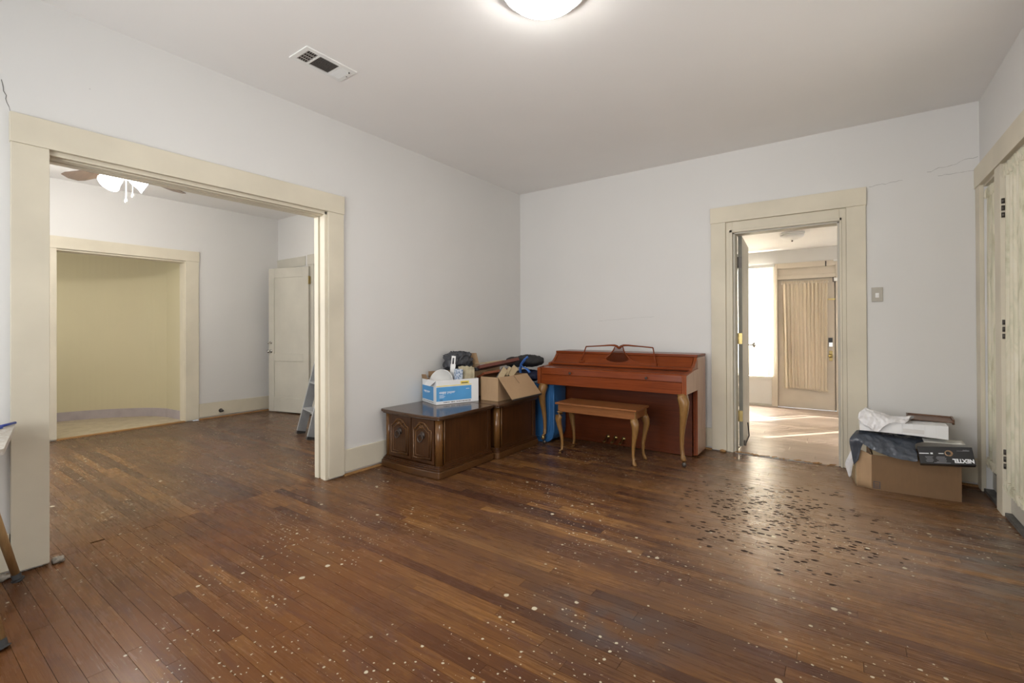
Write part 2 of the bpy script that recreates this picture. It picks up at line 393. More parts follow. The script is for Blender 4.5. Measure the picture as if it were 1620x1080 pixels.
def slabs(rects, mk): 
    mb = MB()
    for r in rects: mk(mb, *r)
    return mb
# left wall (x = 0) with the wide opening to the side room
oy0, oy1, oz = -4.082, -2.573, 2.02
mb = MB().box(-0.15, YF, 0, 0, oy0-0.02, H).box(-0.15, oy1+0.02, 0, 0, 0.0, H).box(-0.15, oy0-0.02, oz+0.02, 0, oy1+0.02, H)
struct('wall_left', mb, M['wall'])
# back wall (y = 0) with the hall door
dx0, dx1, dz = 2.345, 3.145, 1.995
mb = MB().box(0, 0, 0, dx0-0.02, WB, H).box(dx1+0.02, 0, 0, 5.6, WB, H).box(dx0-0.02, 0, dz+0.02, dx1+0.02, WB, H)
struct('wall_back', mb, M['wall'])
# right wall (x = W) with the glazed doors
ry0, ry1, rz = -2.95, -0.12, 2.115
mb = MB().box(W, ry1, 0, W+0.14, 0, H).box(W, YF, 0, W+0.14, ry0, H).box(W, ry0, rz, W+0.14, ry1, H)
struct('wall_right', mb, M['wall'])
# front wall behind the photographer, with two window openings (made up, unseen, to let light in)
mb = MB().box(-3.6, YF-0.15, 0, W+0.14, YF, 0.65).box(-3.6, YF-0.15, 2.25, W+0.14, YF, H)
for a, b in ((-3.6, -2.85), (-0.95, 0.4), (3.0, W+0.14)): mb.box(a, YF-0.15, 0.65, b, YF, 2.25)
struct('wall_front', mb, M['wall'])
struct('ceiling', MB().box(-0.15, YF-0.15, H, W+0.14, 0.14, H+0.1), M['ceil'])
for n_, (xa, xb) in ((1, (0.4, 3.0)), (2, (-2.85, -0.95))):  # unseen windows added to admit light
    wr = root_struct('window_%d' % n_, (xa, YF, 0.65))
    mb = MB()
    for x in (xa, (xa+xb)/2-0.02, xb-0.04): mb.box(x, YF-0.11, 0.65, x+0.04, YF-0.05, 2.25)
    for z in (0.65, 1.43, 2.21): mb.box(xa, YF-0.11, z, xb, YF-0.05, z+0.04)
    put('window_frame', mb, M['trim'], wr)

wr = root_struct('window_5', (-3.5, -4.8, 0.7)); mb = MB()  # unseen window made up so light reaches the right wall
for y in (-5.25, -4.82, -4.39): mb.box(-3.54, y, 0.7, -3.49, y+0.04, 2.2)
for z in (0.7, 1.43, 2.16): mb.box(-3.54, -5.25, z, -3.49, -4.35, z+0.04)
put('window_frame', mb, M['trim'], wr)

def crack(name, pts, parent, n, w=0.0022):
    mb = MB()
    for a, b in zip(pts, pts[1:]):
        a, b = Vector(a), Vector(b); t = (b-a).normalized(); s = t.cross(Vector(n))*w*random.uniform(0.3, 0.7); q = Vector(n)*0.0008
        mb.add([a-s, b-s, b+s, a+s, a-s+q, b-s+q, b+s+q, a+s+q], [(0, 1, 2, 3), (4, 5, 6, 7), (0, 1, 5, 4), (1, 2, 6, 5), (2, 3, 7, 6), (3, 0, 4, 7)])
    return put(name, mb, M['crack'], parent)
M['crack'] = plain('plaster_crack', (0.20, 0.19, 0.18, 1), 0.9)
def jag(a, b, n=14, amp=0.006, ax=2):
    a, b = Vector(a), Vector(b); out = []
    for i in range(n+1):
        p = a.lerp(b, i/n)
        if 0 < i < n: p[ax] += random.uniform(-amp, amp)
        out.append(p)
    return out
wb = bpy.data.objects['wall_back']
crack('plaster_crack', jag((3.335, -0.0005, 2.238), (3.54, -0.0005, 2.252), 10), wb, (0, -1, 0), 0.0014)
crack('plaster_crack', jag((3.68, -0.0005, 2.288), (3.952, -0.0005, 2.345), 12, 0.009), wb, (0, -1, 0), 0.0016)
crack('plaster_crack', jag((3.74, -0.0005, 2.248), (3.945, -0.0005, 2.252), 10, 0.003), wb, (0, -1, 0), 0.0013)
crack('plaster_crack', jag((1.02, -0.0005, 1.21), (1.62, -0.0005, 1.245), 14, 0.004), wb, (0, -1, 0), 0.0009)
wl = bpy.data.objects['wall_left']
crack('plaster_crack', jag((0.0005, -4.24, 2.30), (0.0005, -4.212, 2.165), 8, 0.006, 1), wl, (1, 0, 0))

# ---- casings and jambs
def casing_x(name, x, nx, y0, y1, ztop, w=0.13, hh=0.138, t=0.022, lug=0.004, mat='trim', zb=0.012):
    """door casing on a wall x = const, facing nx"""
    r = root_struct(name, (x, (y0+y1)/2, 0)); a, b = sorted((x, x+nx*t)); a2, b2 = sorted((x, x+nx*(t+0.006)))
    put('casing_leg', MB().box(a, y0-w, zb, b, y0, ztop), M[mat], r, bev=0.002)
    put('casing_leg', MB().box(a, y1, zb, b, y1+w, ztop), M[mat], r, bev=0.002)
    put('casing_head', MB().box(a2, y0-w-lug, ztop, b2, y1+w+lug, ztop+hh), M[mat], r, bev=0.002)
    return r
c = casing_x('trim_1', 0.0, 1, oy0, oy1, oz)
# lined jamb with the grooves of an old sliding door
for y, s in ((oy0, 1), (oy1, -1)):
    for xa, xb, d in ((-0.15, -0.098, 0.0), (-0.098, -0.075, -0.016), (-0.075, -0.030, 0.0), (-0.030, 0.0, 0.008)):
        y0, y1 = sorted((y-s*0.02, y-s*0.02+s*(0.02+(0.012 if s < 0 else -0.009)+d)))
        put('jamb_strip', MB().box(xa, y0, 0.0, xb, y1, oz), M['trim'], c, bev=0.002)
for xa, xb, d in ((-0.15, -0.098, 0.0), (-0.098, -0.075, -0.016), (-0.075, -0.030, 0.0), (-0.030, 0.0, -0.006)):
    put('jamb_strip', MB().box(xa, oy0, oz-0.028-d, xb, oy1, oz+0.02), M['trim'], c, bev=0.002)
casing_x('trim_2', -0.15, -1, oy0, oy1, oz)
def casing_y(name, y, ny, x0, x1, ztop, w=0.13, hh=0.138, t=0.022, lug=0.004, mat='trim', zb=0.008):
    r = root_struct(name, ((x0+x1)/2, y, 0)); a, b = sorted((y, y+ny*t)); a2, b2 = sorted((y, y+ny*(t+0.006)))
    put('casing_leg', MB().box(x0-w, a, zb, x0, b, ztop), M[mat], r, bev=0.002)
    put('casing_leg', MB().box(x1, a, zb, x1+w, b, ztop), M[mat], r, bev=0.002)
    put('casing_head', MB().box(x0-w-lug, a2, ztop, x1+w+lug, b2, ztop+hh), M[mat], r, bev=0.002)
    return r
c = casing_y('trim_3', 0.0, -1, 2.290, 3.188, 2.096, w=0.126, hh=0.142)
mb = MB().box(2.290, -0.004, 0.0, 2.345, 0.02, 2.096).box(3.143, -0.004, 0.0, 3.188, 0.02, 2.096).box(2.345, -0.004, 2.0, 3.143, 0.02, 2.096)
put('inner_casing', mb, M['trim'], c, bev=0.003)
mb = MB().box(2.322, -0.012, 0.0, 2.345, 0.0, 2.02).box(3.143, -0.012, 0.0, 3.158, 0.0, 2.02).box(2.322, -0.012, 1.998, 3.158, 0.0, 2.02)
put('edge_bead', mb, M['trim'], c, bev=0.002)
mb = MB().box(2.325, 0.02, 0.0, 2.362, 0.145, 1.998).box(3.128, 0.02, 0.0, 3.165, 0.145, 1.998).box(2.325, 0.02, 1.985, 3.165, 0.145, 2.015)
put('jamb', mb, M['trim_white'], c, bev=0.002)
# metal strip and splintered edge at the hall threshold
th = root_struct('trim_4', (2.74, 0.0, 0))
put('threshold_strip', MB().box(2.36, -0.018, 0.0, 2.95, 0.014, 0.004), M['alu'], th)
mb = MB()
for i in range(46):
    x = random.uniform(2.37, 3.13); y = random.uniform(-0.012, 0.03); a = random.uniform(0, 3); l = random.uniform(0.008, 0.03)
    mm = Matrix.Translation((x, y, 0.0045))@Matrix.Rotation(a*0.25, 4, 'Z'); mb.box(-l, -0.003, -0.002, l, 0.003, 0.003, mm)
put('floor_splinters', mb, M['raw_wood'], th)['kind'] = 'stuff'

# ---- baseboards
def base_run(name, segs, mat='trim'):
    r = root_struct(name, (segs[0][0], segs[0][1], 0))
    for (x0, y0, x1, y1, shoe) in segs:
        put('board', MB().box(x0, y0, 0.028, x1, y1, 0.198), M[mat], r, bev=0.002)
        mb = MB()
        if abs(x1-x0) < abs(y1-y0): xs = (x0, x1+0.008) if shoe > 0 else (x0-0.008, x1); mb.box(xs[0], y0, 0.0, xs[1], y1, 0.012)
        else: mb.box(x0, y0-0.008, 0.0, x1, y1, 0.012)
        put('raw_edge', mb, M['raw_wood'], r)
    return r
base_run('baseboard_left', [(0, -2.443, 0.018, -0.0, 1), (0, YF, 0.018, -4.216, 1)])
base_run('baseboard_back', [(0.02, -0.018, 2.164, 0, 1), (3.315, -0.018, W, 0, 1)])
base_run('baseboard_right', [(W-0.018, YF, W, ry0-0.14, -1)])

# ---- side room
HX, HZ, BY = -3.433, 2.697, -1.13
fo0, fo1, foz = -3.44, -2.29, 1.978
mb = MB().box(HX-0.14, YF, 0, HX, -5.25, HZ).box(HX-0.14, -5.25, 0, HX, -4.35, 0.7).box(HX-0.14, -5.25, 2.2, HX, -4.35, HZ).box(HX-0.14, -4.35, 0, HX, fo0-0.02, HZ).box(HX-0.14, fo1+0.02, 0, HX, BY, HZ).box(HX-0.14, fo0-0.02, foz+0.02, HX, fo1+0.02, HZ)
struct('wall_side_room_left', mb, M['wall'])
struct('wall_side_room_back', MB().box(HX-0.14, BY, 0, -2.50, BY+0.14, HZ).box(-1.70, BY, 0, -0.15, BY+0.14, HZ).box(-2.50, BY, 2.0, -1.70, BY+0.14, HZ).box(-2.50, BY+0.12, 0, -1.70, BY+0.14, 2.0), M['wall'])
struct('ceiling_side_room', MB().box(HX-0.14, YF-0.15, HZ, -0.15, BY+0.14, HZ+0.1), M['ceil'])
c = casing_x('trim_5', HX, 1, fo0, fo1, foz, w=0.145, hh=0.125)
put('jamb', MB().box(HX-0.15, fo0-0.02, 0, HX, fo0+0.004, foz).box(HX-0.15, fo1-0.004, 0, HX, fo1+0.02, foz).box(HX-0.15, fo0, foz-0.02, HX, fo1, foz+0.02), M['trim'], c, bev=0.002)
put('threshold_strip', MB().box(HX-0.03, fo0, 0.0, HX+0.014, fo1, 0.012), M['raw_wood'], c)
base_run('baseboard_side_room', [(HX, -2.143, HX+0.018, BY, 1)])
base_run('baseboard_side_room_back', [(HX, BY-0.018, -2.64, BY, 1)])
r = root_struct('trim_6', (HX, BY, 2.0)); put('picture_rail', MB().box(HX, BY-0.012, 1.985, -2.72, BY, 2.115), M['trim_white'], r, bev=0.002)
c = casing_y('trim_7', BY, -1, -2.50, -1.70, 1.99, w=0.14, hh=0.13, mat='trim_white')
put('jamb', MB().box(-2.52, BY, 0, -2.485, BY+0.12, 1.99).box(-1.715, BY, 0, -1.68, BY+0.12, 1.99), M['trim_white'], c)
r = root_struct('trim_8', (HX, -1.95, 0.25)); put('wall_patch', MB().box(HX, -2.14, 0.20, HX+0.006, -1.76, 0.315), M['wall'], r, bev=0.001)
# alcove behind the far opening
cv = [(-3.573, -2.27), (-3.98, -2.305), (-4.20, -2.40), (-4.40, -2.58), (-4.58, -2.82), (-4.70, -3.10), (-4.77, -3.45), (-4.79, -4.1)]
def strip_wall(poly, z0, z1, t):
    mb = MB(); n = len(poly); ins = [Vector((p[0], p[1], 0)) for p in poly]; outs = []
    for i, p in enumerate(ins):
        a = ins[max(0, i-1)]; b = ins[min(n-1, i+1)]; d = (b-a).normalized(); outs.append(p+Vector((d.y, -d.x, 0))*t*-1)
    for i in range(n-1):
        q = [ins[i], ins[i+1], outs[i+1], outs[i]]
        mb.add([(v.x, v.y, z0) for v in q]+[(v.x, v.y, z1) for v in q], [(0, 1, 2, 3), (7, 6, 5, 4), (0, 4, 5, 1), (2, 6, 7, 3), (1, 5, 6, 2), (3, 7, 4, 0)])
    return mb
def smooth_poly(p, n=5):
    out = []
    for i in range(len(p)-1):
        p0, p1, p2, p3 = [Vector(p[max(0, min(len(p)-1, j))]) for j in (i-1, i, i+1, i+2)]
        for k in range(n):
            t = k/n; out.append(0.5*((2*p1)+(-p0+p2)*t+(2*p0-5*p1+4*p2-p3)*t*t+(-p0+3*p1-3*p2+p3)*t**3))
    out.append(Vector(p[-1])); return out
arc = [Vector(cv[0]), Vector(cv[1])]+smooth_poly(cv[1:], 5)[1:]
struct('wall_alcove', strip_wall(arc, 0, 2.6, -0.08), M['yellow'])
arc2 = [Vector(a) for a in arc]
struct('baseboard_alcove', strip_wall(arc2, 0, 0.115, 0.008), M['lavender'])
struct('ceiling_alcove', MB().box(-5.0, -4.2, 2.5, HX-0.14, -2.2, 2.58), M['ceil'])
struct('wall_alcove_side', MB().box(-5.0, -4.2, 0, HX-0.14, -4.1, 2.5), M['yellow'])
af = struct('floor_alcove', MB().box(-5.0, -4.2, -0.1, HX-0.02, -2.2, 0.006), M['vinyl'])
mb = MB()
for i in range(-8, 12):
    a = Vector((-4.2+i*0.30, -3.2, 0)); 
    for d in ((1, 1), (1, -1)):
        d = Vector((d[0], d[1], 0)).normalized(); n_ = Vector((-d.y, d.x, 0))*0.003
        p, q = a-d*1.6, a+d*1.6
        def clipp(p, q):
            t0, t1 = 0, 1; dd = q-p
            for ax, lo, hi in ((0, -4.95, HX-0.05), (1, -4.1, -2.25)):
                if abs(dd[ax]) < 1e-9: continue
                ta, tb = sorted(((lo-p[ax])/dd[ax], (hi-p[ax])/dd[ax])); t0 = max(t0, ta); t1 = min(t1, tb)
            return (p+dd*t0, p+dd*t1) if t1 > t0 else None
        c_ = clipp(p, q)
        if c_: p, q = c_; mb.hexa([(v.x, v.y, 0.005) for v in (p-n_, q-n_, q+n_, p+n_)], [(v.x, v.y, 0.0068) for v in (p-n_, q-n_, q+n_, p+n_)])
o = put('tile_lines', mb, M['vinyl_line'], af)

# ---- hall behind the back door
HY, HH = 2.97, 2.215
struct('floor_hall_base', MB().box(1.0, 0.14, -0.12, 5.6, HY+0.1, -0.012), M['dark_gap'])
fh = bpy.data.objects['floor_hall_base']
k = 0; y = 0.0
while y < HY:
    x = 1.0-random.uniform(0, 1.0)
    y1 = min(y+0.125, HY)
    while x < 5.6:
        a, b = max(x, 1.0), min(x+1.2, 5.6); x += 1.2
        if y < 0.14: a, b = max(a, 2.362), min(b, 3.128)
        if b-a < 0.04: continue
        yy = max(y, 0.02) if y < 0.14 else y
        mb = MB().box(a+0.0008, yy+0.0008, -0.011, b-0.0008, y1-0.0008, 0.001)
        o = put('laminate_plank', mb, M['hall_floor'], fh, fixn=False); tone_attr(o.data, [random.random()]*6)
    y = y1
M['hall_wall'] = paint('hall_wall_paint', (0.70, 0.685, 0.65, 1))
M['door_cream'] = plain('hall_cream_paint', (0.62, 0.545, 0.44, 1), 0.45, var=0.05, nscale=3)
wxa, wxb, wza, wzb = 1.15, 2.345, 0.43, 1.98
mb = MB().box(1.0, HY, 0, wxa, HY+0.14, HH).box(wxa, HY, 0, wxb, HY+0.14, wza).box(wxa, HY, wzb, wxb, HY+0.14, HH).box(wxb, HY, 0, 2.395, HY+0.14, HH)
mb.box(2.395, HY, 2.02, 3.09, HY+0.14, HH).box(3.09, HY, 0, 3.20, HY+0.14, HH)
w2a, w2b, w2z0, w2z1 = 3.20, 5.20, 0.43, 1.98
mb.box(w2a, HY, 0, w2b, HY+0.14, w2z0).box(w2a, HY, w2z1, w2b, HY+0.14, HH).box(w2b, HY, 0, 5.6, HY+0.14, HH)
struct('wall_hall_back', mb, M['hall_wall'])
struct('wall_hall_left', MB().box(0.9, 0.14, 0, 1.0, HY+0.14, HH), M['hall_wall'])
struct('wall_hall_right', MB().box(5.6, 0.0, 0, 5.7, HY+0.14, HH), M['hall_wall'])
struct('ceiling_hall', MB().box(0.9, 0.14, HH, 5.7, HY+0.14, HH+0.08), M['ceil'])
r = root_struct('baseboard_hall', (2, HY, 0))
put('board', MB().box(1.0, HY-0.016, 0.0, 2.33, HY, 0.03), M['trim_white'], r)
# door surround
c = root_struct('trim_9', (2.74, HY, 0))
put('casing_leg', MB().box(2.325, HY-0.022, 0.0, 2.402, HY, 2.03), M['door_cream'], c, bev=0.002)
put('casing_leg', MB().box(3.082, HY-0.022, 0.0, 3.19, HY, 2.03), M['door_cream'], c, bev=0.002)
put('casing_head', MB().box(2.402, HY-0.022, 1.955, 3.082, HY, 2.03), M['door_cream'], c, bev=0.002)
put('transom_panel', MB().box(2.402, HY+0.012, 1.855, 3.082, HY+0.05, 1.955), M['door_cream'], c)
put('transom_bar', MB().box(2.402, HY-0.018, 1.80, 3.082, HY+0.03, 1.855), M['door_cream'], c, bev=0.002)
put('coat_hook', MB().tube([(2.975, HY-0.03, 2.02), (2.975, HY-0.035, 1.98), (2.975, HY-0.024, 1.95)], 0.006), M['dark_metal'], c)
put('screen_rail_end', MB().box(3.06, HY-0.05, 2.01, 3.20, HY-0.03, 2.03), M['white_pl'], c)

put('door_stop', MB().box(2.395, HY+0.055, 0.0, 3.09, HY+0.09, 2.02), M['door_cream'], c)  # hidden panel added behind the door to block light leaking past it
# entrance door in the hall, curtain over its glass
d = root_struct('door_1', (2.74, HY, 0))
put('door_leaf', MB().box(2.405, HY+0.01, 0.003, 3.07, HY+0.05, 1.795), M['door_cream'], d, bev=0.002)
put('lock_keypad', MB().box(3.000, HY-0.014, 0.925, 3.044, HY+0.01, 0.985), M['black'], d, bev=0.004)
put('deadbolt', MB().box(3.002, HY-0.010, 0.865, 3.044, HY+0.01, 0.922).lathe([(0.014, -0.022), (0.014, 0.0)], 12, (3.024, HY, 0.892), 'y'), M['chrome'], d, bev=0.003)
put('knob_plate', MB().box(3.004, HY+0.002, 0.675, 3.042, HY+0.012, 0.81), M['brass'], d, bev=0.003)
put('door_knob', MB().lathe([(0.008, 0.0), (0.008, -0.03), (0.022, -0.036), (0.026, -0.05), (0.018, -0.064), (0.0, -0.066)], 14, (3.020, HY+0.004, 0.745), 'y'), M['brass'], d)
put('surface_bolt', MB().box(2.985, HY-0.006, 1.495, 3.078, HY+0.01, 1.515), M['brass'], d)
put('door_closer', MB().box(3.062, HY-0.045, 1.745, 3.135, HY-0.005, 1.79), M['white_pl'], d, bev=0.004)
put('closer_joint', MB().box(3.048, HY-0.035, 1.735, 3.062, HY-0.005, 1.80), M['dark_metal'], d)
def curtain_mb(fn_pos, nfold, amp, n_u=140, n_v=24, seed=1, drift=0.35, up=True):
    """fn_pos(u, v, off) -> point; off is the fold depth"""
    rnd = random.Random(seed); ph = [rnd.uniform(0, 6.28) for _ in range(4)]
    def f(u, v):
        w = u+0.012*drift*sin(5*v+ph[0]+u*9)
        s = sin(w*nfold*2*pi+ph[1])+0.45*sin(w*nfold*3.7*pi+ph[2]+v*1.5)+0.3*sin(w*nfold*1.13*pi+ph[3])
        s = math.copysign(abs(s)**0.8, s)
        return fn_pos(w, v, amp*s*(0.75+0.25*sin(v*3+u*7)))
    return MB().grid(f, n_u, n_v)
M['crinkle'] = plain('crinkled_curtain_cloth', (0.70, 0.61, 0.47, 1), 0.85, var=0.02, nscale=3)
cu = thing('door_curtain', 'crinkled beige curtain gathered on the glass of the hall entrance door', 'curtain', (2.73, HY-0.02, 0.27))
def fp(u, v, off):
    x0 = 2.465+0.02*(1-v); x1 = 2.995-0.012*(1-v); return (x0+(x1-x0)*u, HY-0.034-off, 0.285+1.455*v+0.012*sin(u*5)*(1-v))
put('cloth', curtain_mb(fp, 13, 0.014, 320, 14, 3), M['crinkle'], cu)
def fp2(u, v, off): return (2.46+0.54*u, HY-0.03-off*1.3, 1.725+0.045*v)
put('ruffle', curtain_mb(fp2, 34, 0.005, 260, 4, 5), M['crinkle'], cu)
def fp3(u, v, off): return (2.475+0.52*u, HY-0.03-off*1.3, 0.268+0.03*v+0.012*sin(u*5))
put('ruffle', curtain_mb(fp3, 34, 0.005, 260, 4, 6), M['crinkle'], cu)
put('curtain_rod', MB().tube([(2.455, HY-0.028, 1.738), (3.005, HY-0.028, 1.738)], 0.004), M['white_pl'], cu)

# hall windows with vertical blinds
def blind_mat():
    m, nt, bs = newmat('translucent_blind'); out = nt.nodes['Material Output']
    bs.inputs['Base Color'].default_value = (0.85, 0.82, 0.76, 1); bs.inputs['Roughness'].default_value = 0.8
    tr = N(nt, 'ShaderNodeBsdfTranslucent', Color=(0.90, 0.87, 0.80, 1)); mx = N(nt, 'ShaderNodeMixShader'); mx.inputs[0].default_value = 0.5
    nt.links.new(bs.outputs[0], mx.inputs[1]); nt.links.new(tr.outputs[0], mx.inputs[2]); nt.links.new(mx.outputs[0], out.inputs['Surface']); return m
M['blind'] = blind_mat()
M['sky_glow'] = emit('daylight_sky', (0.92, 0.96, 1, 1), 1)
def glass_mat():
    m, nt, bs = newmat('window_glass'); out = nt.nodes['Material Output']
    tr = N(nt, 'ShaderNodeBsdfTransparent'); gl = N(nt, 'ShaderNodeBsdfGlossy', Roughness=0.03); mx = N(nt, 'ShaderNodeMixShader'); mx.inputs[0].default_value = 0.07
    nt.links.new(tr.outputs[0], mx.inputs[1]); nt.links.new(gl.outputs[0], mx.inputs[2]); nt.links.new(mx.outputs[0], out.inputs['Surface']); return m
M['glass'] = glass_mat()
for n_, (xa, xb, za, zb) in ((3, (wxa, wxb, wza, wzb)), (4, (w2a, w2b, w2z0, w2z1))):
    r = root_struct('window_%d' % n_, ((xa+xb)/2, HY, za)); mb = MB()
    for x in (xa, (xa+xb)/2-0.02, xb-0.04): mb.box(x, HY+0.05, za, x+0.04, HY+0.10, zb)
    for z in (za, (za+zb)/2-0.02, zb-0.04): mb.box(xa, HY+0.05, z, xb, HY+0.10, z+0.04)
    put('window_frame', mb, M['trim_white'], r)
    put('pane', MB().box(xa+0.04, HY+0.07, za+0.04, xb-0.04, HY+0.074, zb-0.04), M['glass'], r)
    put('window_sill', MB().box(xa-0.02, HY-0.03, za-0.03, xb+0.0, HY+0.05, za), M['trim_white'], r)
def blinds(label, xa, xb, z0, z1, gaps=()):
    b = thing('vertical_blinds', label, 'blinds', ((xa+xb)/2, HY-0.05, z1))
    put('head_rail', MB().box(xa, HY-0.075, z1, xb, HY-0.035, z1+0.04), M['white_pl'], b, bev=0.003)
    x = xb-0.004; i = 0; sw = 0.082
    while x > xa+0.02:
        ang = radians(14+random.uniform(-3, 3)); cx = x-sw/2*cos(ang)
        if not any(abs(cx-g) < 0.039 for g in gaps):
            dx, dy = sw/2*cos(ang), sw/2*sin(ang)
            def sf(u, v, cx=cx, dx=dx, dy=dy):
                s = 2*u-1; bow = 0.006*(1-s*s); return (cx+s*dx, HY-0.055+s*dy-bow, z0+random.uniform(0, 0)+(z1-z0)*v)
            put('slat', MB().grid(sf, 5, 2), M['blind'], b, solid=0.0008)
        x -= sw*0.93; i += 1
    return b
blinds('white vertical blinds over the bright hall window beside the entrance door', 1.15, 2.372, 0.44, 1.985)
gb = blinds('white vertical blinds over the hall window right of the entrance door', 3.20, 5.20, 0.44, 1.985, gaps=(3.30, 4.30, 5.02))

# open hall door, hinged on the left jamb
hd = root_struct('door_2', (2.366, 0.146, 0.0))
hd.rotation_euler = (0, 0, radians(94.5))
mb = MB().box(0, -0.035, 0.03, 0.745, 0, 1.985)
put('door_leaf', mb, M['trim_white'], hd, world=False, bev=0.002)
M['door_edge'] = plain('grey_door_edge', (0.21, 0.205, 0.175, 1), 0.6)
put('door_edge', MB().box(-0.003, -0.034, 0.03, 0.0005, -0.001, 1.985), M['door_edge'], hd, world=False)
for z in (0.31, 1.03, 1.74):
    o = put('hinge', MB().box(-0.006, -0.032, z-0.05, -0.002, -0.002, z+0.05).tube([(-0.006, 0.004, z-0.052), (-0.006, 0.004, z+0.052)], 0.006, 8).box(-0.010, 0.004, z-0.05, -0.006, 0.02, z+0.05), M['brass'] if z < 1.5 else M['dark_metal'], hd, world=False)
put('door_knob', MB().lathe([(0.006, -0.035), (0.006, -0.07), (0.024, -0.078), (0.028, -0.095), (0.0, -0.104)], 14, (0.69, 0, 0.95), 'y'), M['chrome'], hd, world=False)
put('door_stop', MB().tube([(0.05, -0.045, 0.03), (0.13, -0.075, 0.11), (0.19, -0.06, 0.22)], 0.006, 6).box(0.035, -0.055, 0.03, 0.065, -0.035, 0.075), M['dark_metal'], hd, world=False)
t = thing('hall_ceiling_lamp', 'small round flush ceiling lamp, unlit, on the hall ceiling', 'lamp', (2.69, 1.60, HH))
put('lamp_base', MB().lathe([(0.125, 0.0), (0.125, -0.025)], 28, (2.69, 1.60, HH)), M['white_pl'], t)
put('lamp_shade', MB().lathe([(0.118, -0.025), (0.118, -0.04), (0.10, -0.062), (0.06, -0.078), (0.0, -0.084)], 28, (2.69, 1.60, HH)), M['white_pl'], t)
put('finial', MB().lathe([(0.0, -0.082), (0.009, -0.088), (0.009, -0.096), (0.0, -0.104)], 10, (2.69, 1.60, HH)), M['bronze'], t)

# ---- side room door, open
sd = root_struct('door_3', (-2.575, -1.165, 0.0)); ang = math.atan2(-1.335+1.165, -3.275+2.575); sd.rotation_euler = (0, 0, ang)
DL = 0.715
def panel_door(mb, L, z0, z1, t, panels, dep=0.010):
    """frame and panel door in local coordinates; x along the leaf, y thickness"""
    xs = (0.10, L-0.10); ys = (-t/2, t/2)
    mb.box(0, ys[0], z0, xs[0], ys[1], z1).box(xs[1], ys[0], z0, L, ys[1], z1)
    zz = [z0]+[v for p in panels for v in p]+[z1]
    for i in range(0, len(zz), 2): mb.box(xs[0], ys[0], zz[i], xs[1], ys[1], zz[i+1])
    return mb
put('door_frame', panel_door(MB(), DL, 0.015, 1.96, 0.036, [(0.21, 0.70), (0.80, 1.83)]), M['trim_white'], sd, world=False, bev=0.003)
for z0, z1 in ((0.21, 0.70), (0.80, 1.83)):
    put('door_panel', MB().box(0.10, -0.008, z0, DL-0.10, 0.008, z1), M['trim_white'], sd, world=False)
for z, nm in ((0.95, 'deadbolt'), (0.83, 'door_knob')):
    r = 0.021 if nm == 'door_knob' else 0.016
    for sgn in (1, -1):
        put(nm, MB().lathe([(r*1.2, sgn*0.018), (r*1.2, sgn*0.024), (r*0.4, sgn*0.026), (r*0.5, sgn*0.045), (r, sgn*0.055), (r*1.05, sgn*0.068), (0, sgn*0.078)], 14, (DL-0.045, 0, z), 'y'), M['chrome'], sd, world=False)
for z in (0.25, 1.78):
    put('hinge', MB().box(-0.012, -0.02, z-0.05, 0.0, 0.02, z+0.05).tube([(-0.008, 0.022, z-0.055), (-0.008, 0.022, z+0.055)], 0.007, 8), M['brass'], sd, world=False)

# ================================================================== RIGHT WALL GLAZED DOORS
r = root_struct('trim_10', (W, -1.5, 0))
put('casing_leg', MB().box(W-0.024, ry1, 0.0, W, -0.004, 2.115), M['trim'], r, bev=0.002)
put('casing_leg', MB().box(W-0.024, ry0-0.13, 0.0, W, ry0, 2.115), M['trim'], r, bev=0.002)
put('casing_head', MB().box(W-0.030, ry0-0.135, 2.115, W, -0.002, 2.258), M['trim'], r, bev=0.002)
put('centre_post', MB().box(W-0.022, -0.635, 0.0, W+0.10, -0.505, 2.115), M['trim'], r, bev=0.002)
put('centre_post', MB().box(W-0.022, -2.47, 0.0, W+0.10, -2.34, 2.115), M['trim'], r, bev=0.002)
put('head_lining', MB().box(W, ry0, 2.10, W+0.14, ry1, 2.116), M['trim'], r)
M['threshold'] = plain('dusty_grey_threshold', (0.12, 0.115, 0.105, 1), 0.6, var=0.2, nscale=30)
put('threshold', MB().box(W-0.012, ry0, 0.0, W+0.14, ry1, 0.022), M['threshold'], r)
def lace_mat():
    m, nt, bs = newmat('flowered_sheer_curtain'); out = nt.nodes['Material Output']; p = pos(nt, (0.2, 1, 0.30))
    n1 = noise_(nt, p, 13, 5, 0.6, 1.0); col = ramp(nt, n1, [(0.30, (0.58, 0.54, 0.38, 1)), (0.43, (0.70, 0.68, 0.53, 1)), (0.52, (0.80, 0.75, 0.60, 1)), (0.64, (0.82, 0.78, 0.65, 1)), (0.76, (0.68, 0.72, 0.68, 1))])
    nt.links.new(col, bs.inputs['Base Color']); bs.inputs['Roughness'].default_value = 0.85
    tl = nt.nodes.new('ShaderNodeBsdfTranslucent'); nt.links.new(col, tl.inputs[0]); mx = N(nt, 'ShaderNodeMixShader'); mx.inputs[0].default_value = 0.3
    nt.links.new(bs.outputs[0], mx.inputs[1]); nt.links.new(tl.outputs[0], mx.inputs[2]); nt.links.new(mx.outputs[0], out.inputs['Surface']); return m
M['lace'] = lace_mat()
M['panel_grey'] = plain('faded_cream_panel', (0.50, 0.47, 0.39, 1), 0.5)
leaves = [('door_4', -0.50, -0.125, W+0.030, 0.022), ('door_5', -1.49, -0.64, W+0.012, 0.075), ('door_6', -2.34, -1.50, W+0.012, 0.075), ('door_7', -2.93, -2.475, W+0.030, 0.05)]
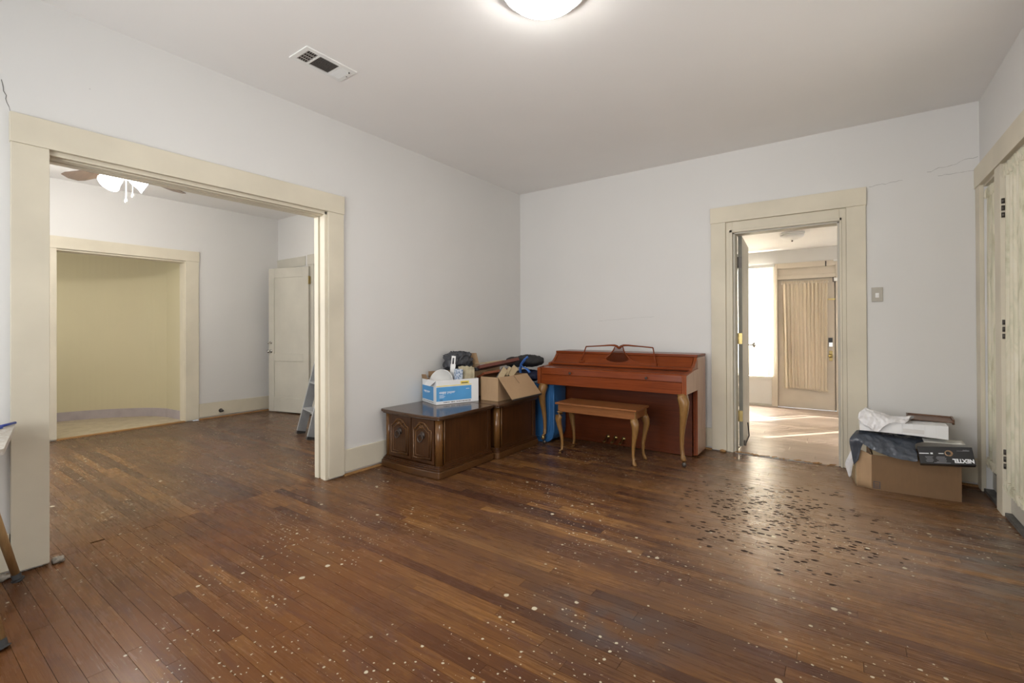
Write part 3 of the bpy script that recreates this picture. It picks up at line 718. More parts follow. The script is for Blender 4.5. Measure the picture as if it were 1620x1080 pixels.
for nm, ya, yb, xf, sw in leaves:
    d = root_struct(nm, (xf, (ya+yb)/2, 0)); t_ = 0.04
    mb = MB().box(xf, ya, 0.03, xf+t_, ya+sw, 2.10).box(xf, yb-sw, 0.03, xf+t_, yb, 2.10).box(xf, ya+sw, 0.03, xf+t_, yb-sw, 0.14).box(xf, ya+sw, 2.0, xf+t_, yb-sw, 2.10).box(xf, ya+sw, 0.36, xf+t_, yb-sw, 0.42)
    put('door_frame', mb, M['trim_white'], d, bev=0.003)
    put('door_panel', MB().box(xf+0.014, ya+sw, 0.14, xf+0.026, yb-sw, 0.36), M['panel_grey'], d)
    put('pane', MB().box(xf+0.018, ya+sw, 0.42, xf+0.022, yb-sw, 2.0), M['glass'], d)
    if nm == 'door_5':
        for z in (0.345, 1.12, 1.845):
            o = put('hinge', MB().box(W-0.024, -0.646, z-0.05, W+0.008, -0.637, z+0.05), M['trim'], d)
            mb = MB()
            for q in (-0.042, 0.0, 0.042): mb.tube([(W-0.012, -0.652, z+q-0.015), (W-0.012, -0.652, z+q+0.015)], 0.008, 8)
            put('hinge_knuckle', mb, M['dark_metal'], o)
def door_curtain(label, x, ya, yb, z0, z1, seed, nf):
    cu = thing('sheer_curtain', label, 'curtain', (x, (ya+yb)/2, z1))
    def f(u, v, off): return (x-off-0.003*(1-v), ya+(yb-ya)*u, z0+(z1-z0)*v+0.012*sin(u*7)*(1-v))
    put('cloth', curtain_mb(f, nf, 0.009, 200, 26, seed), M['lace'], cu)
    def f2(u, v, off): return (x-0.004-off*1.6, ya+(yb-ya)*u, z1-0.025+0.065*v)
    put('ruffle', curtain_mb(f2, nf*2.2, 0.008, 200, 5, seed+1), M['lace'], cu)
    def f3(u, v, off): return (x-0.006-off*1.8, ya+(yb-ya)*u, z0-0.035+0.06*v+0.012*sin(u*7))
    put('ruffle', curtain_mb(f3, nf*2.2, 0.008, 200, 5, seed+2), M['lace'], cu)
    put('curtain_rod', MB().tube([(x, ya, z1-0.005), (x, yb, z1-0.005)], 0.004), M['white_pl'], cu)
door_curtain('narrow flowered sheer curtain on the sidelight in the right corner', W+0.016, -0.50, -0.135, 0.22, 2.035, 11, 5)
door_curtain('flowered sheer curtain on the glazed door at the right edge, nearer than the hinged post', W-0.006, -1.46, -0.685, 0.20, 2.045, 21, 11)
struct('wall_porch', MB().box(5.4, -3.6, -0.1, 5.5, 0.0, 2.6), M['hall_wall'])
struct('floor_porch', MB().box(W+0.14, -3.6, -0.14, 5.5, 0.0, -0.02), M['threshold'])
struct('ceiling_porch', MB().box(W+0.14, -3.6, 2.5, 5.5, 0.0, 2.6), M['ceil'])
struct('wall_porch_end', MB().box(W+0.14, -3.7, -0.1, 5.5, -3.6, 2.6), M['hall_wall'])

# ================================================================== VENT, SWITCH, LAMPS
v = thing('ceiling_vent', 'white slatted air vent set in the ceiling above the left wall', 'vent', (0.615, -2.985, H))
vx0, vx1, vy0, vy1 = 0.522, 0.708, -3.155, -2.82
ix0, ix1 = vx0+0.030, vx1-0.030
mb = MB().box(vx0, vy0, H-0.007, ix0, vy1, H).box(ix1, vy0, H-0.007, vx1, vy1, H)
secs = ((vy0+0.028, vy0+0.092), (vy0+0.104, vy0+0.231), (vy0+0.243, vy1-0.028))
ys = [vy0]+[q for s in secs for q in s]+[vy1]
for i in range(0, 8, 2): mb.box(ix0, ys[i], H-0.007, ix1, ys[i+1], H)
put('vent_frame', mb, M['white_pl'], v, bev=0.0015)
M['vent_slat'] = plain('dusty_vent_slat', (0.40, 0.37, 0.34, 1), 0.5)
put('backing', MB().box(ix0, vy0+0.02, H-0.0012, ix1, vy1-0.02, H-0.0002), M['dark_gap'], v)
for si, (a, b) in enumerate(secs):
    if si == 1:
        for i in range(9):
            x = ix0+0.008+i*(ix1-ix0-0.014)/8.4; mm = Matrix.Translation((x, 0, H-0.004))@Matrix.Rotation(radians(38), 4, 'Y')
            put('slat', MB().box(-0.0052, a, -0.0005, 0.0052, b, 0.0005, mm), M['vent_slat'], v)
    else:
        n_ = 5 if si == 0 else 6
        for i in range(n_):
            y = a+0.005+i*(b-a-0.006)/(n_-0.6); mm = Matrix.Translation((0, y, H-0.004))@Matrix.Rotation(radians(35 if si == 0 else -40), 4, 'X')
            w_ = 0.0042 if si == 0 else 0.0052
            put('slat', MB().box(ix0, -w_, -0.0005, ix1, w_, 0.0005, mm), M['vent_slat'] if si == 0 else M['white_pl'], v)
        if si == 0:
            for i in range(3): put('cross_bar', MB().box(ix0+0.03*(i+1), a, H-0.0075, ix0+0.03*(i+1)+0.003, b, H-0.002), M['vent_slat'], v)
put('screw', MB().lathe([(0.004, -0.009), (0.004, -0.006)], 8, (0.615, vy1-0.012, H)), M['dark_metal'], v)
put('damper_lever', MB().box(ix1-0.012, vy1-0.034, H-0.014, ix1-0.006, vy1-0.028, H-0.006), M['dark_metal'], v)

s = thing('light_switch', 'beige light switch plate on the back wall right of the hall doorway', 'switch', (3.381, 0, 1.388))
put('switch_plate', MB().box(3.346, -0.009, 1.332, 3.417, -0.001, 1.444), M['beige_pl'], s, bev=0.003)
put('toggle', MB().box(3.370, -0.011, 1.364, 3.393, -0.008, 1.400).box(3.377, -0.021, 1.378, 3.386, -0.010, 1.392), M['white_pl'], s, bev=0.001)

LX, LY = 2.045, -2.775
l = thing('ceiling_lamp', 'round white flush ceiling lamp, lit, on the ceiling of the main room', 'lamp', (LX, LY, H))
put('lamp_base', MB().lathe([(0.200, 0.0), (0.206, -0.014), (0.204, -0.030), (0.192, -0.034), (0.180, -0.032)], 48, (LX, LY, H)), M['white_pl'], l)
M['lamp_on'] = emit('lamp_diffuser', (1.0, 0.97, 0.93, 1), 58)
put('diffuser', MB().lathe([(0.181, -0.032), (0.178, -0.046), (0.160, -0.064), (0.12, -0.078), (0.07, -0.086), (0.0, -0.089)], 48, (LX, LY, H)), M['lamp_on'], l)

# ceiling fan in the side room
FX, FY, FZ = -1.755, -3.335, 2.492
M['blade'] = wood('dark_fan_blade', srgb(66, 52, 42), srgb(98, 80, 66), 'x', 3, 0.45, 10)
M['fan_white'] = plain('fan_white_metal', (0.62, 0.60, 0.57, 1), 0.35, var=0.03)
f = thing('ceiling_fan', 'brown bladed ceiling fan with lit frosted shades in the side room', 'ceiling fan', (FX, FY, HZ))
put('downrod', MB().lathe([(0.06, HZ), (0.055, HZ-0.05), (0.014, HZ-0.07), (0.014, FZ+0.05)], 20, (FX, FY, 0)), M['fan_white'], f)
put('motor_housing', MB().lathe([(0.03, FZ+0.06), (0.10, FZ+0.045), (0.115, FZ), (0.09, FZ-0.035), (0.05, FZ-0.05), (0.05, FZ-0.085), (0.0, FZ-0.09)], 28, (FX, FY, 0)), M['fan_white'], f)
for k in range(5):
    a = radians(126+72*k); mm = Matrix.Translation((FX, FY, FZ-0.005))@Matrix.Rotation(a, 4, 'Z')@Matrix.Rotation(radians(10), 4, 'X')
    pl = [(0.17, -0.045), (0.30, -0.062), (0.60, -0.078), (0.672, -0.066), (0.705, -0.01), (0.672, 0.060), (0.60, 0.074), (0.30, 0.060), (0.17, 0.045)]
    b = put('blade', MB().prism(pl, 'z', -0.003, 0.003, mat=mm), M['blade'], f)
    put('blade_iron', MB().box(0.09, -0.016, -0.010, 0.24, 0.016, -0.003, mm), M['fan_white'], b)
M['shade_on'] = emit('fan_shade_frosted', (1.0, 0.96, 0.90, 1), 14)
for k, a in enumerate((200, 320, 80)):
    a = radians(a); d = Vector((cos(a), sin(a), -0.55)).normalized(); mm = d.to_track_quat('Z', 'Y').to_matrix().to_4x4(); mm.translation = Vector((FX, FY, FZ-0.040))+Vector((cos(a), sin(a), 0))*0.035
    sh = put('lamp_shade', MB().lathe([(0.022, 0.0), (0.042, 0.02), (0.058, 0.060), (0.066, 0.11), (0.082, 0.145), (0.066, 0.13), (0.0, 0.115)], 18, mat=mm), M['shade_on'], f)
M['chain'] = plain('pale_pull_chain', (0.75, 0.73, 0.70, 1), 0.3)
for dx, dy, z1 in ((0.010, 0.020, 2.215), (0.045, 0.055, 2.265)):
    put('pull_chain', MB().tube([(FX+dx, FY+dy, FZ-0.09), (FX+dx, FY+dy, z1+0.02)], 0.0028, 6).lathe([(0.004, z1+0.02), (0.010, z1+0.008), (0.010, z1-0.004), (0.0, z1-0.014)], 10, (FX+dx, FY+dy, 0)), M['chain'], f)
fp_ = bpy.data.lights.new('fan_bulb', 'POINT'); fp_.energy = 44; fp_.shadow_soft_size = 0.05; fp_.color = (1, 0.95, 0.88)
fo = bpy.data.objects.new('fan_bulb', fp_); fo.location = (FX, FY, FZ-0.25); COL.objects.link(fo)

p_ = thing('gas_stub', 'small capped gas pipe stub poking out of the side room baseboard', 'pipe', (HX+0.018, -1.895, 0.085))
put('flange', MB().lathe([(0.026, 0.0), (0.024, 0.006), (0.010, 0.008)], 14, (HX+0.018, -1.895, 0.085), 'x'), M['bronze'], p_)
put('cap', MB().lathe([(0.010, 0.006), (0.010, 0.035), (0.015, 0.036), (0.015, 0.052), (0.0, 0.054)], 12, (HX+0.018, -1.895, 0.085), 'x'), M['dark_metal'], p_)

# ================================================================== LADDER
ld = thing('step_ladder', 'folded aluminium step ladder leaning in the side room behind the opening', 'ladder', (-1.47, -1.90, 0))
wv = Vector((-0.37, 0.10, 0)); lean = Vector((0.06, 0.24, 1.0)).normalized(); A0 = Vector((-1.285, -1.93, 0.0)); nrm = wv.normalized().cross(lean)
def rail(a, b, wdt, thk, name, mt, rough=True):
    a, b = Vector(a), Vector(b); t = (b-a).normalized(); s_ = wv.normalized(); s_ = (s_-t*s_.dot(t)).normalized(); q = t.cross(s_)
    mm = Matrix((s_, q, t)).transposed().to_4x4(); mm.translation = a; L_ = (b-a).length
    mb = MB().box(-thk/2, -wdt/2, 0.02, -thk/2+0.004, wdt/2, L_, mm)
    for e in (-1, 1): mb.box(-thk/2, e*wdt/2-0.002, 0.02, thk/2, e*wdt/2+0.002, L_, mm)
    for i in range(-3, 4): mb.box(-thk/2-0.002, i*wdt/8-0.002, 0.02, -thk/2, i*wdt/8+0.002, L_, mm)
    o = put(name, mb, mt, ld)
    put('rubber_foot', MB().box(-thk/2-0.003, -wdt/2-0.003, 0.0, thk/2+0.003, wdt/2+0.003, 0.03, mm), M['rubber'], o)
    return o
L1 = 1.75
Atop = A0+lean*L1+wv*0.12; Btop = A0+wv+lean*L1-wv*0.12
rail(A0, Atop, 0.085, 0.028, 'rail', M['alu']); rail(A0+wv, Btop, 0.085, 0.028, 'rail', M['alu'])
bk = Vector((0.03, 0.10, 0)); 
rail(A0+bk+Vector((0, 0.0, 0)), Atop+bk*0.6, 0.03, 0.02, 'back_brace', M['alu']); rail(A0+wv+bk, Btop+bk*0.6, 0.03, 0.02, 'back_brace', M['alu'])
for i in range(1, 6):
    h = 0.29*i; a = A0+lean*h+wv*(0.12*h/L1); b = A0+wv+lean*h-wv*(0.12*h/L1)
    a = a+wv*0.03; b = b-wv*0.03; s_ = (b-a); q = Vector((-s_.y, s_.x, 0)).normalized()*0.045
    put('step', MB().hexa([(a-q)-Vector((0, 0, .02)), (b-q)-Vector((0, 0, .02)), (b+q)-Vector((0, 0, .02)), (a+q)-Vector((0, 0, .02))], [a-q, b-q, b+q, a+q]), M['alu'], ld)
a, b = Atop-lean*0.02, Btop-lean*0.02; q = Vector((0.02, 0.08, 0))
put('top_cap', MB().hexa([a-q, b-q, b+q, a+q], [a-q+Vector((0, 0, .05)), b-q+Vector((0, 0, .05)), b+q+Vector((0, 0, .05)), a+q+Vector((0, 0, .05))]), M['alu'], ld, bev=0.004)

# ================================================================== PIANO
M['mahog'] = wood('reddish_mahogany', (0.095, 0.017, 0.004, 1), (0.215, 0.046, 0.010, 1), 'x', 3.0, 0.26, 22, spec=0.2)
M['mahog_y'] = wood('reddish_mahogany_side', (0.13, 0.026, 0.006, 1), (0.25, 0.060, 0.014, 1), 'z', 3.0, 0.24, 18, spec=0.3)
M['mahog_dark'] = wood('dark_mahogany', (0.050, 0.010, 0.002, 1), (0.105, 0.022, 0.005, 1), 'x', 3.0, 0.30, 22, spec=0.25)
M['oak_leg'] = wood('golden_leg_wood', (0.13, 0.060, 0.016, 1), (0.27, 0.140, 0.044, 1), 'z', 4.0, 0.30, 12, spec=0.4)
PX0, PX1 = 0.700, 2.118
p = thing('upright_piano', 'reddish mahogany spinet piano with closed lid and music desk against back wall', 'piano', ((PX0+PX1)/2, -0.2, 0))
yb, yf = -0.065, -0.345
for x0 in (PX0, PX1-0.034):
    put('side_panel', MB().box(x0, yf, 0.012, x0+0.034, yb, 0.874), M['mahog_y'], p, bev=0.003)
M['veneer'] = wood('faded_pinkish_veneer', (0.33, 0.185, 0.120, 1), (0.52, 0.33, 0.235, 1), 'z', 3.0, 0.25, 18, streak=0.6)  # pale sheen from the right put into the colour of the piano's side
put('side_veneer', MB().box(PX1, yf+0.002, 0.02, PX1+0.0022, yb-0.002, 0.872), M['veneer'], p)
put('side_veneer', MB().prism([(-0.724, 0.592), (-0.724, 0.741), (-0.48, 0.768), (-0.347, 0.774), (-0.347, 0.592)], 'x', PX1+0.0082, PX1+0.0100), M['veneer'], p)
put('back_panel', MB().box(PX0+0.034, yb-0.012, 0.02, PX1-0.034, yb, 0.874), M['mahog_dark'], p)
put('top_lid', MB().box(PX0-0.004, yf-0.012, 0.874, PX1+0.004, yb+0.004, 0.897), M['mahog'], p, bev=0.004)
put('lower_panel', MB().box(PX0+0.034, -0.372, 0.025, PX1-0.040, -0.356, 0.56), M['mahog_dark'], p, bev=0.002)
put('toe_rail', MB().box(PX0+0.034, -0.376, 0.005, PX1-0.040, -0.345, 0.028), M['mahog_dark'], p)
put('toe_block', MB().box(PX1-0.034, -0.356, 0.01, PX1-0.022, yf, 0.58), M['mahog'], p)
# sloping upper panel
put('upper_panel', MB().hexa([(PX0+0.03, -0.470, 0.752), (PX1-0.03, -0.470, 0.752), (PX1-0.03, -0.445, 0.752), (PX0+0.03, -0.445, 0.752)],
                             [(PX0+0.03, -0.356, 0.872), (PX1-0.03, -0.356, 0.872), (PX1-0.03, -0.33, 0.872), (PX0+0.03, -0.33, 0.872)]), M['mahog'], p)
# key bed with cheeks and arms
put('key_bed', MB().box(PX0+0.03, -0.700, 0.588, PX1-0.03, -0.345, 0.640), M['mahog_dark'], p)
put('key_slip', MB().box(PX0+0.036, -0.722, 0.588, PX1-0.030, -0.700, 0.684), M['mahog'], p, bev=0.002)
put('key_lid', MB().prism([(-0.716, 0.687), (-0.712, 0.742), (-0.704, 0.749), (-0.480, 0.762), (-0.480, 0.742), (-0.69, 0.70), (-0.69, 0.687)], 'x', PX0+0.036, PX1-0.030), M['mahog'], p, bev=0.0015)
put('lid_moulding', MB().prism([(-0.500, 0.766), (-0.503, 0.778), (-0.492, 0.789), (-0.462, 0.791), (-0.455, 0.766)], 'x', PX0+0.012, PX1-0.012), M['mahog'], p, bev=0.002)
put('lid_gap_strip', MB().box(PX0+0.03, -0.488, 0.744, PX1-0.03, -0.46, 0.766), M['dark_gap'], p)
for x0, x1 in ((PX0-0.002, PX0+0.034), (PX1-0.028, PX1+0.008)):
    put('key_arm', MB().prism([(-0.728, 0.588), (-0.728, 0.742), (-0.722, 0.748), (-0.48, 0.772), (-0.345, 0.778), (-0.345, 0.588)], 'x', x0, x1), M['mahog_y'], p, bev=0.002)
    # S curved cheek rising to the lid
    cur = [(-0.345, 0.772), (-0.520, 0.766), (-0.522, 0.776), (-0.510, 0.786), (-0.494, 0.785)]
    for i in range(9):
        t = i/8; cur.append((-0.486+0.118*t, 0.790+0.078*(t**1.9)))
    cur += [(-0.362, 0.874), (-0.345, 0.874)]
    put('cheek', MB().prism(cur, 'x', x0+0.004, x1-0.006), M['mahog_y'], p, bev=0.0015)
for x in (1.062, 1.795):
    put('lid_knob', MB().lathe([(0.005, -0.716), (0.005, -0.726), (0.011, -0.730), (0.011, -0.738), (0.0, -0.741)], 12, (x, 0, 0.708), 'y'), M['bronze'], p)
def cabriole(mb, x, y, h, ox, oy, r0=0.034, z0=0.0, foot=True, sc=1.0):
    """S curved leg, bulging toward (ox, oy) at the knee"""
    prof = [(1.0, 0.00, 1.05), (0.95, 0.006, 1.12), (0.88, 0.022, 1.10), (0.80, 0.026, 0.95), (0.68, 0.018, 0.78), (0.52, 0.002, 0.60),
            (0.36, -0.010, 0.48), (0.20, -0.012, 0.40), (0.10, -0.006, 0.42), (0.05, 0.006, 0.52), (0.015, 0.014, 0.56), (0.0, 0.012, 0.42)]
    pts = [(x+ox*d*sc, y+oy*d*sc, z0+(h-z0)*t) for t, d, r in prof]
    return mb.tube(pts, [r0*r for t, d, r in prof], 10, flat=1.0)
lg = put('leg', cabriole(MB(), 2.085, -0.695, 0.588, 0.7, -0.7, 0.040, 0.045), M['oak_leg'], p)
for sx, lx in ((1, 2.085), (-1, 0.752)):
    if sx < 0: lg = put('leg', cabriole(MB(), 0.752, -0.695, 0.588, -0.5, -0.7, 0.040, 0.045), M['oak_leg'], p)
    put('caster_socket', MB().lathe([(0.014, 0.085), (0.017, 0.06), (0.014, 0.045), (0.006, 0.042), (0.006, 0.03)], 12, (lx+sx*0.006, -0.70, 0)), M['brass'], lg)
    put('caster_wheel', MB().lathe([(0.004, -0.009), (0.017, -0.008), (0.019, 0.0), (0.017, 0.008), (0.004, 0.009)], 14, (lx+0.016, -0.715, 0.019), 'y'), M['dark_metal'], lg)
for x in (1.285, 1.365, 1.445):
    mb = MB().tube([(x, -0.365, 0.075), (x, -0.41, 0.068), (x, -0.445, 0.05), (x, -0.475, 0.042)], [0.007, 0.009, 0.014, 0.013], 10, flat=0.4)
    put('pedal', mb, M['brass'], p); 
    put('pedal_plate', MB().lathe([(0.020, -0.372), (0.020, -0.378), (0.0, -0.380)], 14, (x, 0, 0.074), 'y'), M['brass'], p)
# music desk: open frame with a lyre shaped latticed centre
md = MB(); yq = lambda z: -0.435+(z-0.785)*0.36
mcx = 1.405
def desk_pt(x, z, dy=0.0): return (x, yq(z)+dy, z)
top = [(1.057, 0.948), (1.20, 0.957), (1.32, 0.966), (1.36, 0.965), (1.385, 0.955), (1.405, 0.942), (1.425, 0.955), (1.45, 0.967), (1.49, 0.968), (1.60, 0.961), (1.735, 0.951)]
put('music_desk_rail', MB().tube([desk_pt(x, z) for x, z in top], [0.006, 0.006, 0.008, 0.010, 0.013, 0.014, 0.013, 0.010, 0.008, 0.006, 0.006], 8), M['mahog'], p)
for a, b in (((1.057, 0.948), (1.022, 0.792)), ((1.735, 0.951), (1.783, 0.792))):
    put('music_desk_post', MB().tube([desk_pt(*a), desk_pt(*b)], 0.006, 6), M['mahog'], p)
    bx = b[0]; put('music_desk_foot', MB().box(bx-(0.045 if bx > 1.4 else 0.01), -0.449, 0.789, bx+(0.01 if bx > 1.4 else 0.045), -0.425, 0.812), M['mahog'], p, bev=0.002)
# plinth: low arches flaring from the centre
def plank(poly_top, name, mt):
    pts = [desk_pt(x, 0.789) for x, z in poly_top][::-1]+[desk_pt(x, z) for x, z in poly_top]
    mb = MB(); n = len(poly_top)
    for i in range(n-1):
        (xa, za), (xb, zb) = poly_top[i], poly_top[i+1]; z0 = 0.789
        A = [desk_pt(xa, z0, -0.005), desk_pt(xb, z0, -0.005), desk_pt(xb, zb, -0.005), desk_pt(xa, za, -0.005)]
        B = [desk_pt(xa, z0, 0.005), desk_pt(xb, z0, 0.005), desk_pt(xb, zb, 0.005), desk_pt(xa, za, 0.005)]
        mb.hexa(A, B)
    put(name, mb, mt, p)
plank([(1.04, 0.802), (1.12, 0.803), (1.20, 0.812), (1.26, 0.832), (1.285, 0.848), (1.30, 0.822), (1.35, 0.806), (1.405, 0.802), (1.46, 0.806), (1.515, 0.822), (1.53, 0.850), (1.555, 0.834), (1.62, 0.812), (1.70, 0.803), (1.77, 0.802)], 'music_desk_base', M['mahog'])
for sg in (-1, 1):
    cur = [(mcx+sg*0.040, 0.950), (mcx+sg*0.055, 0.915), (mcx+sg*0.080, 0.880), (mcx+sg*0.110, 0.852), (mcx+sg*0.135, 0.835)]
    put('lyre_arm', MB().tube([desk_pt(x, z) for x, z in cur], [0.006, 0.006, 0.0065, 0.008, 0.009], 6), M['mahog'], p)
mb = MB()
def inside(x, z):
    if z > 0.944 or z < 0.806: return False
    t = (0.950-z)/0.145; w_ = 0.038+0.082*t**1.1
    if z < 0.835: w_ = min(w_, 0.118*math.sqrt(max(0, 1-((0.835-z)/0.034)**2)))
    return abs(x-mcx) < w_
for dsg in (1, -1):
    for i in range(-14, 15):
        seg = []; 
        for k in range(60):
            z = 0.80+0.15*k/59; x = mcx+i*0.0155+dsg*(z-0.87)
            if inside(x, z): seg.append((x, z))
        if len(seg) > 2: mb.tube([desk_pt(*seg[0]), desk_pt(*seg[-1])], 0.0022, 4)
o = put('lattice', mb, M['mahog_dark'], p); o['kind'] = 'stuff'
put('lattice_rim', MB().tube([desk_pt(mcx+0.118*sin(a), 0.836-0.032*cos(a)) for a in [(-pi/2)+pi*i/12 for i in range(13)]], 0.005, 6), M['mahog'], p)

# ------------------------------------------------------------------ bench
b = thing('piano_bench', 'brown wooden piano bench with curved legs standing before the piano', 'bench', (1.41, -0.81, 0))
M['bench_wood'] = wood('bench_wood', (0.14, 0.045, 0.014, 1), (0.27, 0.105, 0.036, 1), 'x', 3.0, 0.28, 18, spec=0.3)
put('seat', MB().box(1.028, -0.955, 0.446, 1.790, -0.645, 0.464), M['bench_wood'], b, bev=0.005, seg=3)
put('apron', MB().box(1.055, -0.932, 0.380, 1.765, -0.914, 0.446).box(1.055, -0.686, 0.380, 1.765, -0.668, 0.446).box(1.055, -0.914, 0.380, 1.073, -0.686, 0.446).box(1.747, -0.914, 0.380, 1.765, -0.686, 0.446), M['bench_wood'], b, bev=0.002)
for x, y, ox, oy in ((1.068, -0.915, -0.8, -0.6), (1.754, -0.915, 0.8, -0.6), (1.754, -0.672, 0.8, 0.3), (1.066, -0.672, -0.8, 0.3)):
    mb = cabriole(MB(), x, y, 0.385, ox, oy, 0.030, 0.0, sc=0.9)
    mb.box(x-0.02, y-0.015, 0.375, x+0.02, y+0.015, 0.445)
    put('leg', mb, M['oak_leg'], b)

# ================================================================== CABINETS
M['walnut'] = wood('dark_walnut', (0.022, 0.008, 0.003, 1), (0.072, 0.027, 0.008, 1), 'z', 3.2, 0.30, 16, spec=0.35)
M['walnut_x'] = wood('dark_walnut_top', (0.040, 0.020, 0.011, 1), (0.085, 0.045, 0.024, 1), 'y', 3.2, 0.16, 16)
M['walnut_lit'] = wood('walnut_post', (0.065, 0.026, 0.009, 1), (0.165, 0.074, 0.021, 1), 'z', 3.2, 0.26, 16)  # lighter walnut: highlights on posts and mouldings put into the colour
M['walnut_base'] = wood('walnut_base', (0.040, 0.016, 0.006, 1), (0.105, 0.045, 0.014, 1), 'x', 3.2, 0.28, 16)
def cabinet(name, label, cat, x0, y0, x1, y1, top, doors=True):
    c = thing(name, label, cat, ((x0+x1)/2, (y0+y1)/2, 0))
    def slab(z0, z1, e, r, mt, nm, bow=0.018):
        # rounded front corners and gently bowed front edge
        pl = []
        a0, b0, a1, b1 = x0-e, y0-e, x1+e, y1+e*0.3
        pl += [(a0, b1), (a0, b0+r)]
        for i in range(1, 5): an = pi+pi/2*i/4; pl.append((a0+r+r*cos(an), b0+r+r*sin(an)))
        for i in range(1, 8): t = i/8; pl.append((a0+r+(a1-a0-2*r)*t, b0-bow*sin(pi*t)))
        for i in range(0, 5): an = -pi/2+pi/2*i/4; pl.append((a1-r+r*cos(an), b0+r+r*sin(an)))
        pl.append((a1, b1)); return pl
    put('base', MB().prism(slab(0, .06, 0.004, 0.03, 0, 0), 'z', 0.004, 0.055), M['walnut_base'], c, bev=0.004)
    put('base_moulding', MB().prism(slab(0, 0, -0.004, 0.03, 0, 0), 'z', 0.055, 0.070).prism(slab(0, 0, -0.012, 0.03, 0, 0, 0.016), 'z', 0.070, 0.082).prism(slab(0, 0, -0.018, 0.03, 0, 0, 0.014), 'z', 0.082, 0.090), M['walnut'], c, bev=0.002)
    put('top', MB().prism(slab(0, 0, -0.004, 0.03, 0, 0), 'z', top-0.034, top-0.022).prism(slab(0, 0, 0.006, 0.03, 0, 0), 'z', top-0.022, top), M['walnut_x'], c, bev=0.005, seg=3)
    i0, i1, j0, j1 = x0+0.022, x1-0.022, y0+0.022, y1-0.004; zt = top-0.034
    put('carcass', MB().box(i0+0.012, j0+0.02, 0.088, i1-0.012, j1, zt), M['walnut'], c)
    for x in (i0, i1):        # rounded corner posts
        sg = 1 if x == i1 else -1
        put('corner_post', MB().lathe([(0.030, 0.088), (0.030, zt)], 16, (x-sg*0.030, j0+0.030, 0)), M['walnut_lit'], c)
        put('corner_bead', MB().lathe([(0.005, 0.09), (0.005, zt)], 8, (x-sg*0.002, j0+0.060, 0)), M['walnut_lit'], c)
    put('side_frame', MB().box(i1-0.012, j0+0.058, 0.088, i1-0.002, j0+0.068, zt).box(i1-0.012, j1-0.045, 0.088, i1-0.001, j1, zt).box(i1-0.012, j0+0.06, 0.088, i1-0.004, j1, 0.100).box(i1-0.012, j0+0.06, zt-0.014, i1-0.004, j1, zt), M['walnut'], c, bev=0.002)
    if not doors:
        put('front_panel', MB().box(i0+0.05, j0+0.008, 0.10, i1-0.05, j0+0.022, zt-0.01), M['walnut'], c, bev=0.002); return c
    xm = (i0+i1)/2; yd = j0+0.006
    for k, (a, b_) in enumerate(((i0+0.048, xm-0.003), (xm+0.003, i1-0.060))):
        d = put('door', MB().box(a, yd, 0.094, b_, yd+0.018, zt-0.008), M['walnut'], c, bev=0.003)
        cx = (a+b_)/2; hw = (b_-a)/2
        def loop(w_, zb, zs, za, rd, nm):
            k_ = za-zs; half = [(1.0, 0.0), (0.97, 0.04), (0.80, 0.06), (0.72, 0.16), (0.48, 0.66), (0.38, 0.84), (0.24, 0.97)]
            pts = [(cx-w_, zb), (cx+w_, zb)]+[(cx+w_*a_, zs+k_*b2) for a_, b2 in half]+[(cx, za)]+[(cx-w_*a_, zs+k_*b2) for a_, b2 in half[::-1]]
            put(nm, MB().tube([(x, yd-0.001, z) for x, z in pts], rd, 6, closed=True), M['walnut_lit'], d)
        loop(hw*0.78, 0.125, zt-0.092, zt-0.036, 0.0062, 'outer_moulding')
        loop(hw*0.60, 0.145, zt-0.108, zt-0.078, 0.0045, 'inner_moulding')
        mb = MB()          # carved scrolls in the arch
        for sg in (-1, 1):
            sp = []
            for i in range(16):
                t = i/15; rr = 0.020*(1-0.75*t); an = t*2.0*pi*1.1
                sp.append((cx+sg*(0.024+rr*cos(an)), yd-0.004, zt-0.066+rr*sin(an)))
            mb.tube(sp, [0.0055*(1-0.5*i/15) for i in range(16)], 6)
        for i in range(5):
            an = pi/2+(i-2)*0.5; mb.tube([(cx, yd-0.003, zt-0.082), (cx+0.030*cos(an), yd-0.006, zt-0.082+0.034*sin(an))], [0.006, 0.0035], 6)
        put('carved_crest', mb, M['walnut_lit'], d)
        hz = zt-0.145; h = put('pull_plate', MB().lathe([(0.030, 0.0), (0.026, -0.006), (0.012, -0.010), (0.010, -0.016), (0.0, -0.018)], 18, (cx, yd, hz+0.012), 'y'), M['bronze'], d)
        ring = [(cx+0.026*cos(a), yd-0.020-0.006*(1-sin(a)), hz-0.008+0.028*sin(a)) for a in [2*pi*i/20 for i in range(20)]]
        put('ring_pull', MB().tube(ring, 0.0048, 8, closed=True), M['bronze'], d)
    put('mid_stile', MB().box(xm-0.004, yd+0.01, 0.09, xm+0.004, yd+0.019, zt), M['walnut'], c)
    return c
cabinet('wooden_cabinet', 'low dark walnut cabinet with two carved doors and ring pulls, nearest the opening', 'cabinet', 0.024, -2.098, 0.695, -1.438, 0.474)
cabinet('wooden_cabinet', 'low dark walnut cabinet between the carved two-door cabinet and the piano', 'cabinet', 0.050, -1.412, 0.728, -0.772, 0.475, doors=False)

